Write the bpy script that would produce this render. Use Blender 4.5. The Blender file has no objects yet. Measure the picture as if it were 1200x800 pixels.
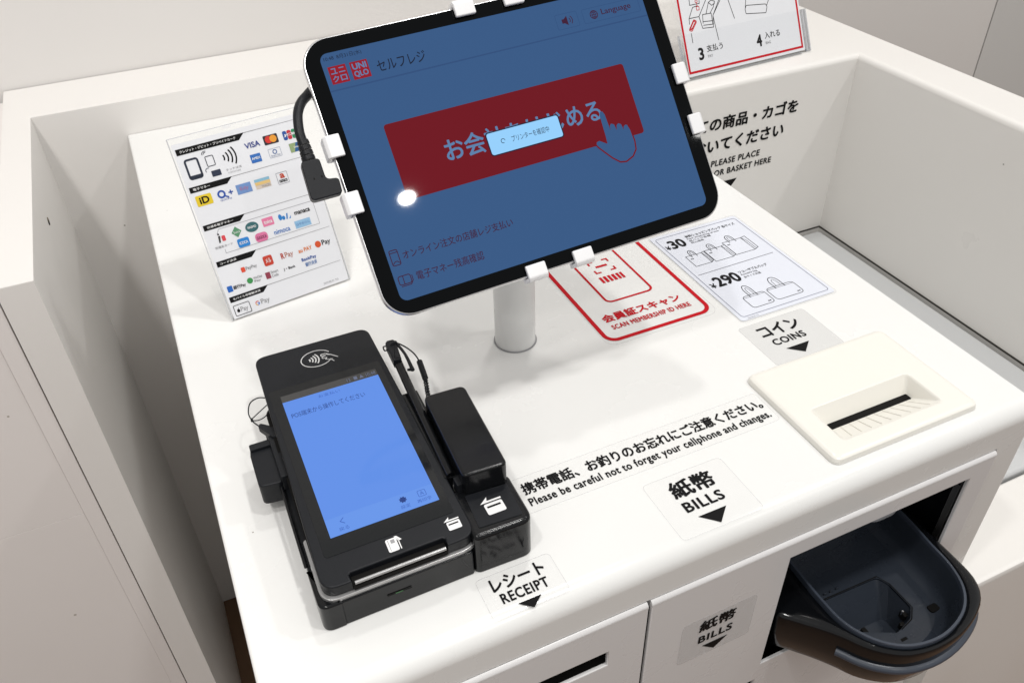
import bpy, bmesh, math, random
from mathutils import Matrix, Vector
random.seed(7)
SC = bpy.context.scene
C = SC.collection

# ------------------------------------------------------------------ camera
cam_d = bpy.data.cameras.new('camera')
cam_d.sensor_width = 36.0
cam_d.lens = 29.699
cam_d.clip_start = 0.01
cam_d.clip_end = 100
cam = bpy.data.objects.new('camera', cam_d)
C.objects.link(cam)
_right = Vector((0.90861418, -0.41690613, -0.02468909))
_down = Vector((-0.27648692, -0.55616929, -0.78372872))
_fwd = Vector((0.31301, 0.71893324, -0.62061239))
cam.matrix_world = Matrix((
    (_right.x, -_down.x, -_fwd.x, 0.0),
    (_right.y, -_down.y, -_fwd.y, 0.0),
    (_right.z, -_down.z, -_fwd.z, 0.426),
    (0, 0, 0, 1)))
SC.camera = cam

# ------------------------------------------------------------------ world and lamps
world = bpy.data.worlds.new('World')
SC.world = world
world.use_nodes = True
_bg = world.node_tree.nodes['Background']
_bg.inputs['Color'].default_value = (1.0, 0.985, 0.968, 1)
_bg.inputs['Strength'].default_value = 0.53


def downlight(x, y, power, size=0.11, z=1.9, col=(1.0, 0.985, 0.96)):
    d = bpy.data.lights.new('ceiling_downlight', 'AREA')
    d.shape = 'DISK'
    d.size = size
    d.energy = power
    d.color = col
    o = bpy.data.objects.new('ceiling_downlight', d)
    C.objects.link(o)
    o.location = (x, y, z)
    return o


downlight(0.543, -1.106, 3.5, 0.06)
downlight(0.60, -0.10, 10, 0.12)
downlight(1.70, 0.10, 10.5, 0.13)
downlight(-0.50, 0.00, 8, 0.13)
downlight(0.60, 0.95, 6, 0.13)
downlight(1.70, -1.10, 3, 0.13)
downlight(-0.50, -1.10, 3, 0.13)



def added_fill_spot(loc, target, power, cone):  # extra fill lamp, not a known ceiling fixture
    d = bpy.data.lights.new('left_fill_spot', 'SPOT')
    d.energy = power
    d.spot_size = math.radians(cone)
    d.spot_blend = 0.6
    d.shadow_soft_size = 0.12
    d.color = (1.0, 0.96, 0.93)
    o = bpy.data.objects.new('left_fill_spot', d)
    C.objects.link(o)
    o.location = loc
    o.rotation_euler = (Vector(target) - Vector(loc)).to_track_quat('-Z', 'Y').to_euler()


added_fill_spot((-0.55, -0.55, 1.9), (-0.34, 0.88, -0.25), 44, 38)  # added to brighten the left panel fronts and the gap beside them

SC.view_settings.view_transform = 'Standard'
SC.view_settings.look = 'None'
SC.view_settings.exposure = 0.0
SC.view_settings.gamma = 1.0
SC.view_settings.use_curve_mapping = False


# ------------------------------------------------------------------ materials
def srgb(r, g, b):
    f = lambda c: (c / 255) / 12.92 if c / 255 <= 0.04045 else ((c / 255 + 0.055) / 1.055) ** 2.4
    return (f(r), f(g), f(b), 1)


def mat(name, col, rough=0.5, metal=0.0, ior=1.5, var=0.0, vscale=6.0, rvar=0.0, rscale=30.0,
        bump=0.0, bscale=400.0, coat=0.0, stretch=None):
    m = bpy.data.materials.new(name)
    m.use_nodes = True
    nt = m.node_tree
    p = nt.nodes['Principled BSDF']
    if len(col) == 3:
        col = (*col, 1)
    p.inputs['Base Color'].default_value = col
    p.inputs['Roughness'].default_value = rough
    p.inputs['Metallic'].default_value = metal
    p.inputs['IOR'].default_value = ior
    p.inputs['Coat Weight'].default_value = coat
    tc = None
    if var or rvar or bump:
        tc = nt.nodes.new('ShaderNodeTexCoord')
        src = tc.outputs['Object']
        if stretch:
            mp = nt.nodes.new('ShaderNodeMapping')
            mp.inputs['Scale'].default_value = stretch
            nt.links.new(src, mp.inputs['Vector'])
            src = mp.outputs['Vector']
    if var:
        n = nt.nodes.new('ShaderNodeTexNoise')
        n.inputs['Scale'].default_value = vscale
        n.inputs['Detail'].default_value = 6
        n.inputs['Roughness'].default_value = 0.6
        nt.links.new(src, n.inputs['Vector'])
        mx = nt.nodes.new('ShaderNodeMix')
        mx.data_type = 'RGBA'
        mx.inputs[6].default_value = (col[0] * (1 - var), col[1] * (1 - var * 1.08), col[2] * (1 - var * 1.2), 1)
        mx.inputs[7].default_value = (min(col[0] * (1 + var), 1), min(col[1] * (1 + var), 1), min(col[2] * (1 + var), 1), 1)
        nt.links.new(n.outputs['Fac'], mx.inputs[0])
        nt.links.new(mx.outputs[2], p.inputs['Base Color'])
    if rvar:
        n = nt.nodes.new('ShaderNodeTexNoise')
        n.inputs['Scale'].default_value = rscale
        n.inputs['Detail'].default_value = 8
        nt.links.new(src, n.inputs['Vector'])
        mr = nt.nodes.new('ShaderNodeMapRange')
        mr.inputs['From Min'].default_value = 0.3
        mr.inputs['From Max'].default_value = 0.7
        mr.inputs['To Min'].default_value = max(rough - rvar, 0.02)
        mr.inputs['To Max'].default_value = rough + rvar
        nt.links.new(n.outputs['Fac'], mr.inputs['Value'])
        nt.links.new(mr.outputs['Result'], p.inputs['Roughness'])
    if bump:
        n = nt.nodes.new('ShaderNodeTexNoise')
        n.inputs['Scale'].default_value = bscale
        n.inputs['Detail'].default_value = 3
        nt.links.new(src, n.inputs['Vector'])
        b = nt.nodes.new('ShaderNodeBump')
        b.inputs['Strength'].default_value = bump
        b.inputs['Distance'].default_value = 0.001
        nt.links.new(n.outputs['Fac'], b.inputs['Height'])
        nt.links.new(b.outputs['Normal'], p.inputs['Normal'])
    return m


def glow(name, rgb, strength=1.0, rough=0.03, ior=1.21):
    """a lit screen: emits its own picture behind glossy cover glass"""
    m = bpy.data.materials.new(name)
    m.use_nodes = True
    p = m.node_tree.nodes['Principled BSDF']
    p.inputs['Base Color'].default_value = (0.004, 0.004, 0.005, 1)
    p.inputs['Roughness'].default_value = rough
    p.inputs['IOR'].default_value = ior
    p.inputs['Emission Color'].default_value = srgb(*rgb)
    p.inputs['Emission Strength'].default_value = strength
    return m


def film(name, col, opacity, rough=0.25):
    m = bpy.data.materials.new(name)
    m.use_nodes = True
    p = m.node_tree.nodes['Principled BSDF']
    p.inputs['Base Color'].default_value = (*col, 1)
    p.inputs['Roughness'].default_value = rough
    p.inputs['Alpha'].default_value = opacity
    return m


def acrylic(name, tint=(0.99, 0.992, 0.993)):
    m = bpy.data.materials.new(name)
    m.use_nodes = True
    nt = m.node_tree
    nt.nodes.clear()
    out = nt.nodes.new('ShaderNodeOutputMaterial')
    tr = nt.nodes.new('ShaderNodeBsdfTransparent')
    tr.inputs['Color'].default_value = (*tint, 1)
    gl = nt.nodes.new('ShaderNodeBsdfGlossy')
    gl.inputs['Roughness'].default_value = 0.04
    gl.inputs['Color'].default_value = (1, 1, 1, 1)
    fr_ = nt.nodes.new('ShaderNodeFresnel')
    fr_.inputs['IOR'].default_value = 1.3
    geo = nt.nodes.new('ShaderNodeNewGeometry')      # no mirror on the inner side of the sheet
    fr = nt.nodes.new('ShaderNodeMath')
    fr.operation = 'MULTIPLY_ADD'
    sub = nt.nodes.new('ShaderNodeMath')
    sub.operation = 'SUBTRACT'
    sub.inputs[0].default_value = 1.0
    nt.links.new(geo.outputs['Backfacing'], sub.inputs[1])
    nt.links.new(sub.outputs[0], fr.inputs[0])
    nt.links.new(fr_.outputs[0], fr.inputs[1])
    fr.inputs[2].default_value = 0.0
    mx = nt.nodes.new('ShaderNodeMixShader')
    nt.links.new(fr.outputs[0], mx.inputs[0])
    nt.links.new(tr.outputs[0], mx.inputs[1])
    nt.links.new(gl.outputs[0], mx.inputs[2])
    nt.links.new(mx.outputs[0], out.inputs[0])
    return m


M_top = mat('white_solid_surface', (0.80, 0.80, 0.785), 0.22, var=0.016, vscale=6, rvar=0.10, rscale=16)


def add_specks(m, scale=38.0, keep=0.80, size=0.035, tone=(0.36, 0.34, 0.31)):
    """sparse dust specks and tiny chips in the finish"""
    nt = m.node_tree
    p = nt.nodes['Principled BSDF']
    tc = nt.nodes.new('ShaderNodeTexCoord')
    vo = nt.nodes.new('ShaderNodeTexVoronoi')
    vo.inputs['Scale'].default_value = scale
    nt.links.new(tc.outputs['Object'], vo.inputs['Vector'])
    lt = nt.nodes.new('ShaderNodeMath')
    lt.operation = 'LESS_THAN'
    lt.inputs[1].default_value = size
    nt.links.new(vo.outputs['Distance'], lt.inputs[0])
    gt = nt.nodes.new('ShaderNodeMath')
    gt.operation = 'GREATER_THAN'
    gt.inputs[1].default_value = keep
    sep = nt.nodes.new('ShaderNodeSeparateColor')
    nt.links.new(vo.outputs['Color'], sep.inputs[0])
    nt.links.new(sep.outputs[0], gt.inputs[0])
    mu = nt.nodes.new('ShaderNodeMath')
    mu.operation = 'MULTIPLY'
    nt.links.new(lt.outputs[0], mu.inputs[0])
    nt.links.new(gt.outputs[0], mu.inputs[1])
    mx = nt.nodes.new('ShaderNodeMix')
    mx.data_type = 'RGBA'
    old = p.inputs['Base Color'].links[0].from_socket
    nt.links.new(mu.outputs[0], mx.inputs[0])
    nt.links.new(old, mx.inputs[6])
    mx.inputs[7].default_value = (*tone, 1)
    nt.links.new(mx.outputs[2], p.inputs['Base Color'])


add_specks(M_top)
M_bay = mat('white_moulded_surface', (0.80, 0.78, 0.75), 0.33, var=0.02, vscale=4, rvar=0.06, rscale=9)
M_panel = mat('white_laminate_panel', (0.79, 0.77, 0.745), 0.4, var=0.025, vscale=3.5, rvar=0.08, rscale=8, bump=0.03, bscale=250)
M_near = mat('offwhite_laminate', (0.79, 0.755, 0.735), 0.42, var=0.035, vscale=3.0, rvar=0.08, rscale=7)
M_door = mat('white_painted_metal', (0.72, 0.71, 0.71), 0.3, var=0.015, vscale=5, rvar=0.05)
add_specks(M_panel, 26, 0.75, 0.03)
add_specks(M_near, 22, 0.7, 0.035, (0.45, 0.41, 0.37))
add_specks(M_bay, 24, 0.85, 0.03)
M_wall = mat('grey_wall_board', (0.72, 0.70, 0.68), 0.55, var=0.03, vscale=2.0, bump=0.02)
M_wallb = mat('cool_grey_wall_board', (0.62, 0.615, 0.60), 0.55, var=0.03, vscale=2.0, bump=0.02)
M_floor = mat('brown_wood_floor', (0.20, 0.115, 0.065), 0.45, var=0.25, vscale=7, stretch=(8, 1, 1))
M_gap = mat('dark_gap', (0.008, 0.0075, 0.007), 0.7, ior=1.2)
M_gap_shade = mat('dark_grey_gap_shade', (0.045, 0.040, 0.036), 0.6)  # shade colour for the shadow line at the foot of the bay walls
M_trayb = mat('black_tray_plastic', (0.004, 0.0045, 0.0055), 0.12, ior=1.42, rvar=0.05, rscale=50, bump=0.02, bscale=700)
M_tray = mat('grey_tray_plate', (0.56, 0.57, 0.575), 0.35, var=0.02, vscale=5)
M_cream = mat('cream_plastic', (0.82, 0.80, 0.74), 0.28, var=0.01)
M_black = mat('black_gloss_plastic', (0.0045, 0.005, 0.006), 0.18, ior=1.38, rvar=0.07, rscale=60, bump=0.02, bscale=900)
M_blackm = mat('black_matte_plastic', (0.0075, 0.0085, 0.011), 0.42, ior=1.34, rvar=0.08, rscale=80, bump=0.12, bscale=1800)
M_glassy = mat('dark_display_glass', (0.009, 0.010, 0.011), 0.09, ior=1.4)
M_bezel = mat('tablet_cover_glass', (0.002, 0.0025, 0.003), 0.03, ior=1.2)
M_navy = mat('dark_navy_plastic', (0.030, 0.037, 0.050), 0.30, ior=1.45, var=0.06, vscale=30, rvar=0.08, rscale=40)
M_navyl = mat('worn_navy_edge', (0.045, 0.055, 0.075), 0.3)
M_alu = mat('aluminium', (0.78, 0.78, 0.79), 0.28, metal=1.0)
M_clip = mat('white_clip_plastic', (0.82, 0.82, 0.83), 0.3)
M_post = mat('white_powder_coat', (0.76, 0.76, 0.75), 0.42, var=0.05, vscale=28)
M_trim = mat('silver_trim', (0.45, 0.45, 0.45), 0.28, metal=0.6)
M_ink = mat('black_ink', (0.006, 0.006, 0.0065), 0.6, ior=1.22)
M_red = mat('red_ink', (0.53, 0.006, 0.014), 0.5, ior=1.2)
M_white = mat('white_ink', (0.78, 0.78, 0.78), 0.4)
M_greyi = mat('grey_ink', (0.30, 0.30, 0.31), 0.5)
M_paper = mat('white_paper', (0.74, 0.75, 0.78), 0.38)
M_paper2 = mat('bluish_white_paper', (0.72, 0.745, 0.82), 0.3)
M_film = film('frosted_film', (0.75, 0.75, 0.76), 0.10, 0.2)
M_film2 = film('grey_frosted_film', (0.66, 0.66, 0.66), 0.26, 0.25)
M_film3 = film('clear_film', (0.82, 0.82, 0.82), 0.07, 0.08)
M_filme = film('film_edge', (0.62, 0.62, 0.63), 0.22, 0.2)
M_acr = acrylic('clear_acrylic')
M_acre = film('acrylic_edge', (0.62, 0.64, 0.68), 0.55, 0.1)
M_silver = mat('silver_icon', (0.55, 0.55, 0.55), 0.35)
M_green = mat('green_led_lens', (0.02, 0.16, 0.03), 0.3)
M_chute = mat('grey_translucent_plastic', (0.35, 0.36, 0.38), 0.25)

_ink_cache = {}


def ink(r, g, b):
    k = (r, g, b)
    if k not in _ink_cache:
        c = srgb(r, g, b)
        _ink_cache[k] = mat('ink_%d_%d_%d' % k, tuple(v * 0.85 for v in c[:3]), 0.45)
    return _ink_cache[k]


# ------------------------------------------------------------------ scene-graph helpers
FR = {}
I4 = Matrix.Identity(4)


def thing(name, label, cat, frame=None, group=None):
    o = bpy.data.objects.new(name, None)
    o.empty_display_size = 0.02
    C.objects.link(o)
    o.matrix_world = frame or I4
    FR[o.name] = (frame or I4).copy()
    o['label'] = label
    o['category'] = cat
    if group:
        o['group'] = group
    return o


def structure(o):
    o['kind'] = 'structure'
    return o


def link(name, me, material, parent=None, smooth=False, frame=None):
    """frame: the world frame the vertices are written in (default: the thing's own)"""
    o = bpy.data.objects.new(name, me)
    C.objects.link(o)
    if material:
        me.materials.clear()
        me.materials.append(material)
    base = FR[parent.name] if parent else I4
    if frame is not None:
        me.transform(base.inverted() @ frame)
    FR[o.name] = base
    if parent:
        o.parent = parent
    if me.get('soft'):
        wn = o.modifiers.new('even_normals', 'WEIGHTED_NORMAL')
        wn.keep_sharp = True
        wn.weight = 100
    if smooth:
        for p in me.polygons:
            p.use_smooth = True
    return o


def frame_of(o, u, v):
    u = Vector(u).normalized()
    v = Vector(v)
    v = (v - u * u.dot(v)).normalized()
    n = u.cross(v)
    return Matrix(((u.x, v.x, n.x, o[0]), (u.y, v.y, n.y, o[1]), (u.z, v.z, n.z, o[2]), (0, 0, 0, 1)))


def bm_mesh(name, bm):
    bmesh.ops.recalc_face_normals(bm, faces=bm.faces)
    me = bpy.data.meshes.new(name)
    bm.to_mesh(me)
    bm.free()
    return me


def smooth_by_angle(me, deg=35):
    bm = bmesh.new()
    bm.from_mesh(me)
    for f in bm.faces:
        f.smooth = True
    for e in bm.edges:
        if len(e.link_faces) == 2:
            e.smooth = e.calc_face_angle(0) < math.radians(deg)
        else:
            e.smooth = False
    bm.to_mesh(me)
    bm.free()
    me['soft'] = 1


def box_bm(x0, x1, y0, y1, z0, z1):
    bm = bmesh.new()
    vs = [bm.verts.new((x, y, z)) for x in (x0, x1) for y in (y0, y1) for z in (z0, z1)]
    for q in ((0, 1, 3, 2), (4, 6, 7, 5), (0, 4, 5, 1), (2, 3, 7, 6), (0, 2, 6, 4), (1, 5, 7, 3)):
        bm.faces.new([vs[i] for i in q])
    bmesh.ops.recalc_face_normals(bm, faces=bm.faces)
    return bm


def box(name, x0, x1, y0, y1, z0, z1, material, parent=None, bev=0.0, seg=2, frame=None):
    bm = box_bm(x0, x1, y0, y1, z0, z1)
    if bev:
        bmesh.ops.bevel(bm, geom=list(bm.edges), offset=bev, segments=seg, profile=0.5, affect='EDGES')
    me = bm_mesh(name, bm)
    if bev:
        smooth_by_angle(me, 40)
    return link(name, me, material, parent, frame=frame)


def prism_bm(pts, z0, z1, bev=0.0, seg=3, bottom=False):
    """pts: 2D outline in metres, extruded, top rim rounded by bev"""
    bm = bmesh.new()
    lo = [bm.verts.new((x, y, z0)) for x, y in pts]
    hi = [bm.verts.new((x, y, z1)) for x, y in pts]
    n = len(pts)
    bm.faces.new(lo[::-1])
    bm.faces.new(hi)
    for i in range(n):
        bm.faces.new((lo[i], lo[(i + 1) % n], hi[(i + 1) % n], hi[i]))
    bmesh.ops.recalc_face_normals(bm, faces=bm.faces)
    if bev:
        es = [e for e in bm.edges if all(abs(v.co.z - z1) < 1e-7 for v in e.verts)]
        if bottom:
            es += [e for e in bm.edges if all(abs(v.co.z - z0) < 1e-7 for v in e.verts)]
        bmesh.ops.bevel(bm, geom=es, offset=bev, segments=seg, profile=0.5, affect='EDGES')
    return bm


def prism(name, pts, z0, z1, material, parent=None, bev=0.0, seg=3, frame=None, bottom=False, ang=35):
    me = bm_mesh(name, prism_bm(pts, z0, z1, bev, seg, bottom))
    smooth_by_angle(me, ang)
    return link(name, me, material, parent, frame=frame)


def rr(x0, x1, y0, y1, r, k=6):
    """rounded rectangle outline, counter-clockwise; r one radius or (bl, br, tr, tl)"""
    if not isinstance(r, (tuple, list)):
        r = (r,) * 4
    out = []
    for (cx, cy, sx, sy, a0), q in zip(((x0, y0, 1, 1, 180), (x1, y0, -1, 1, 270), (x1, y1, -1, -1, 0), (x0, y1, 1, -1, 90)), r):
        if q <= 0:
            out.append((cx, cy))
            continue
        for i in range(k + 1):
            a = math.radians(a0 + 90 * i / k)
            out.append((cx + sx * q + q * math.cos(a), cy + sy * q + q * math.sin(a)))
    return out


def round_poly(pts, r, k=6):
    """round the corners of any polygon (radius r or list)"""
    n = len(pts)
    if not isinstance(r, (tuple, list)):
        r = [r] * n
    out = []
    for i in range(n):
        p = Vector((*pts[i],))
        a = (Vector((*pts[i - 1],)) - p)
        b = (Vector((*pts[(i + 1) % n],)) - p)
        if r[i] <= 0:
            out.append(tuple(p))
            continue
        la, lb = a.length, b.length
        a.normalize()
        b.normalize()
        ang = math.acos(max(-1, min(1, a.dot(b))))
        t = min(r[i] / math.tan(ang / 2), la * 0.49, lb * 0.49)
        p0, p1 = p + a * t, p + b * t
        for j in range(k + 1):
            s = j / k
            out.append(tuple(p0 * (1 - s) ** 2 + p * 2 * s * (1 - s) + p1 * s * s))
    return out


def loft(name, rings, material, parent=None, cap0=False, cap1=True, closed=True, frame=None, ang=40):
    bm = bmesh.new()
    R = [[bm.verts.new(p) for p in r] for r in rings]
    n = len(R[0])
    for a, b in zip(R[:-1], R[1:]):
        for i in range(n if closed else n - 1):
            j = (i + 1) % n
            bm.faces.new((a[i], a[j], b[j], b[i]))
    if cap0:
        bm.faces.new(R[0][::-1])
    if cap1:
        bm.faces.new(R[-1])
    me = bm_mesh(name, bm)
    smooth_by_angle(me, ang)
    return link(name, me, material, parent, frame=frame)


def tube(name, pts, r, material, parent=None, k=8, frame=None, sub=6, caps=True):
    """round bar along a smoothed path; r may be a list"""
    P = [Vector(p) for p in pts]
    Q = []
    if sub > 1 and len(P) > 2:
        for i in range(len(P) - 1):
            p0, p1, p2, p3 = P[max(i - 1, 0)], P[i], P[i + 1], P[min(i + 2, len(P) - 1)]
            for s in range(sub):
                t = s / sub
                Q.append(0.5 * ((2 * p1) + (p2 - p0) * t + (2 * p0 - 5 * p1 + 4 * p2 - p3) * t * t + (3 * p1 - p0 - 3 * p2 + p3) * t ** 3))
        Q.append(P[-1])
    else:
        Q = P
    N = len(Q)
    rad = r if isinstance(r, (list, tuple)) else [r, r]
    bm = bmesh.new()
    rings = []
    up = Vector((0, 0, 1))
    for i, q in enumerate(Q):
        d = (Q[min(i + 1, N - 1)] - Q[max(i - 1, 0)]).normalized()
        if i == 0:
            if abs(d.dot(up)) > 0.9:
                up = Vector((1, 0, 0))
        a = (up - d * up.dot(d)).normalized()
        up = a
        b = d.cross(a)
        f = i / (N - 1) * (len(rad) - 1)
        j = min(int(f), len(rad) - 2)
        ri = rad[j] * (1 - (f - j)) + rad[j + 1] * (f - j)
        rings.append([bm.verts.new(q + (a * math.cos(2 * math.pi * m / k) + b * math.sin(2 * math.pi * m / k)) * ri) for m in range(k)])
    for a, b in zip(rings[:-1], rings[1:]):
        for m in range(k):
            bm.faces.new((a[m], a[(m + 1) % k], b[(m + 1) % k], b[m]))
    if caps:
        bm.faces.new(rings[0][::-1])
        bm.faces.new(rings[-1])
    me = bm_mesh(name, bm)
    smooth_by_angle(me, 50)
    return link(name, me, material, parent, frame=frame)


def boolean(bm_a, cutters):
    """difference of closed bmeshes, returned as a mesh"""
    me = bpy.data.meshes.new('tmp')
    bm_a.to_mesh(me)
    bm_a.free()
    a = bpy.data.objects.new('tmp_a', me)
    C.objects.link(a)
    tmp = [a]
    for cb in cutters:
        mc = bpy.data.meshes.new('tmp_c')
        cb.to_mesh(mc)
        cb.free()
        c = bpy.data.objects.new('tmp_c', mc)
        C.objects.link(c)
        tmp.append(c)
        md = a.modifiers.new('b', 'BOOLEAN')
        md.operation = 'DIFFERENCE'
        md.solver = 'EXACT'
        md.object = c
    dg = bpy.context.evaluated_depsgraph_get()
    out = bpy.data.meshes.new_from_object(a.evaluated_get(dg))
    for t in tmp:
        m = t.data
        bpy.data.objects.remove(t)
        bpy.data.meshes.remove(m)
    return out


# ------------------------------------------------------------------ flat print (millimetres in a surface frame)
def flat(name, polys, z, material, parent, frame=None):
    bm = bmesh.new()
    for p in polys:
        vs = [bm.verts.new((x * 0.001, y * 0.001, z * 0.001)) for x, y in p]
        try:
            bm.faces.new(vs)
        except ValueError:
            pass
    for f in bm.faces:
        f.normal_update()
        if f.normal.z < 0:
            f.normal_flip()
    me = bpy.data.meshes.new(name)
    bm.to_mesh(me)
    bm.free()
    return link(name, me, material, parent, frame=frame)


def ribbon(pts, w, closed=False):
    """quads along a polyline of width w"""
    P = [Vector((*p,)) for p in pts]
    n = len(P)
    L, R = [], []
    for i in range(n):
        if closed:
            a, b = P[i] - P[i - 1], P[(i + 1) % n] - P[i]
        else:
            a = P[i] - P[i - 1] if i else P[1] - P[0]
            b = P[i + 1] - P[i] if i < n - 1 else P[-1] - P[-2]
        a = a.normalized()
        b = b.normalized()
        t = (a + b)
        t = t.normalized() if t.length > 1e-6 else a
        nrm = Vector((-t.y, t.x))
        c = max(0.4, nrm.dot(Vector((-a.y, a.x))))
        L.append(P[i] + nrm * w / 2 / c)
        R.append(P[i] - nrm * w / 2 / c)
    q = []
    for i in range(n if closed else n - 1):
        j = (i + 1) % n
        q.append([tuple(R[i]), tuple(R[j]), tuple(L[j]), tuple(L[i])])
    return q


def ell(cx, cy, rx, ry, a0=0, a1=360, k=28):
    n = k if a1 - a0 >= 360 else k + 1
    return [(cx + rx * math.cos(math.radians(a0 + (a1 - a0) * i / k)), cy + ry * math.sin(math.radians(a0 + (a1 - a0) * i / k))) for i in range(n)]


_text_cache = {}


def text(s, box_, z, material, parent, bold=0.0, frame=None, name='lettering', align='fit', spacing=1.0):
    """lettering fitted to the box (x0, x1, y0, y1) in mm; x1 None keeps the type's own proportions"""
    x0, x1, y0, y1 = box_
    if bold > 0.02 and s.isascii() and len(s) > 3:
        spacing = 1.10
    key = (s, bold, spacing)
    if key not in _text_cache:
        cu = bpy.data.curves.new('t', 'FONT')
        cu.body = s
        cu.size = 1.0
        cu.space_character = spacing
        cu.resolution_u = 3
        cu.fill_mode = 'FRONT'
        to = bpy.data.objects.new('t', cu)
        me = bpy.data.meshes.new_from_object(to)
        bpy.data.objects.remove(to)
        bpy.data.curves.remove(cu)
        if bold:   # heavier type: the glyphs again, shifted a little every way, each a hair higher
            V = [tuple(v.co) for v in me.vertices]
            Fc = [tuple(p.vertices) for p in me.polygons]
            VV, FF = [], []
            for k in range(7):
                dx = bold * math.cos(k * math.pi / 3) if k else 0
                dy = bold * math.sin(k * math.pi / 3) if k else 0
                b0 = len(VV)
                VV += [(x + dx, y + dy, k * 0.012) for x, y, _ in V]
                FF += [tuple(i + b0 for i in f) for f in Fc]
            bpy.data.meshes.remove(me)
            me = bpy.data.meshes.new('t')
            me.from_pydata(VV, [], FF)
        _text_cache[key] = me
    me = _text_cache[key].copy()
    xs = [v.co.x for v in me.vertices]
    ys = [v.co.y for v in me.vertices]
    ax, bx, ay, by = min(xs), max(xs), min(ys), max(ys)
    sy = (y1 - y0) / (by - ay)
    sx = sy if x1 is None else (x1 - x0) / (bx - ax)
    for v in me.vertices:
        v.co = ((x0 + (v.co.x - ax) * sx) * 0.001, (y0 + (v.co.y - ay) * sy) * 0.001, (z + v.co.z) * 0.001)
    return link(name, me, material, parent, frame=frame)


# ================================================================== SETTING
ZF = -0.891          # floor below the worktop
LEDGE = 0.0413       # ledge above the worktop

bm = bmesh.new()
vs = [bm.verts.new(p) for p in ((-4, -4, ZF), (5, -4, ZF), (5, 1.3, ZF), (-4, 1.3, ZF))]
bm.faces.new(vs)
floor = structure(link('floor', bm_mesh('floor', bm), M_floor))
floor['label'] = 'brown wood floor showing in the gap left of the counter'

wall = box('wall', -4, 5, 1.1935, 1.30, ZF, 1.3, M_gap)
structure(wall)
wall['label'] = 'pale grey boarded wall behind the counter'
for (xa, xb, m) in ((-4, -1.4, M_wall), (-1.396, 1.5705, M_wall), (1.5745, 3.0, M_wallb), (3.004, 5, M_wallb)):
    box('wall_panel', xa, xb, 1.168, 1.193, ZF + 0.002, 1.3, m, wall, 0.0012, 2)

# ================================================================== CHECKOUT COUNTER
counter = thing('checkout_counter', 'white self-checkout counter with rounded front edge, doors and pulled-out dark tray', 'counter',
                Matrix.Translation((0.25, 0.6, ZF)))
WF = I4  # world frame for parts written in world coordinates
XL, XR, YF, YB = -0.034, 0.5300, 0.256, 1.0632

bm = box_bm(XL, XR, YF, YB, ZF + 0.002, 0.0)
es = [e for e in bm.edges if all(abs(v.co.z) < 1e-6 and abs(v.co.y - YF) < 1e-6 for v in e.verts)]
bmesh.ops.bevel(bm, geom=es, offset=0.0135, segments=9, profile=0.5, affect='EDGES')
es = []
for e in bm.edges:
    a, b = e.verts
    for X in (XL, XR):
        if abs(a.co.x - X) < 1e-6 and abs(b.co.x - X) < 1e-6:
            top = a.co.z > -0.0140 and b.co.z > -0.0140 and len([f for f in e.link_faces if abs(f.normal.x) > 0.9]) == 1
            frontv = abs(a.co.y - YF) < 1e-6 and abs(b.co.y - YF) < 1e-6
            if (top or frontv) and not (abs(a.co.y - YB) < 1e-6 and abs(b.co.y - YB) < 1e-6):
                es.append(e)
bmesh.ops.bevel(bm, geom=es, offset=0.0025, segments=3, profile=0.5, affect='EDGES')
me = boolean(bm, [
    box_bm(0.368, 0.4655, 0.2835, 0.3225, -0.03, 0.05),        # well for the coin inlet
    box_bm(-0.0205, 0.5012, 0.20, 0.279, -0.84, -0.0338),      # door recess
    box_bm(0.300, 0.500, 0.20, 0.46, -0.215, -0.0530),          # change tray bay
])
smooth_by_angle(me, 30)
link('worktop_body', me, M_top, counter, frame=WF)


def door(x0, x1, z0, z1, cuts, name='door_panel'):
    bm = box_bm(x0, x1, 0.2535, 0.2560, z0, z1)
    me = boolean(bm, [box_bm(a, b, 0.2, 0.3, c, d) for a, b, c, d in cuts])
    bm = bmesh.new()
    bm.from_mesh(me)
    es = [e for e in bm.edges if len(e.link_faces) == 2 and e.calc_face_angle(0) > 1.0 and all(abs(v.co.y - 0.2535) < 1e-5 for v in e.verts)]
    big = [e for e in es if all(abs(v.co.z - z1) < 1e-5 for v in e.verts)]
    bmesh.ops.bevel(bm, geom=es, offset=0.0009, segments=3, profile=0.5, affect='EDGES', clamp_overlap=True)
    me2 = bm_mesh(name, bm)
    smooth_by_angle(me2, 40)
    return link(name, me2, M_door, counter, frame=WF)


dl = door(-0.0195, 0.1988, -0.80, -0.0372, [(0.0842, 0.1708, -0.0840, -0.0686)])
dl['label'] = 'left white door with a dark receipt slot'
dr = door(0.2012, 0.5000, -0.80, -0.0372, [(0.3134, 0.4788, -0.1850, -0.0533), (0.2228, 0.3109, -0.2216, -0.2067)])
dr['label'] = 'right white door with the tray opening and a banknote slot'
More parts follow.
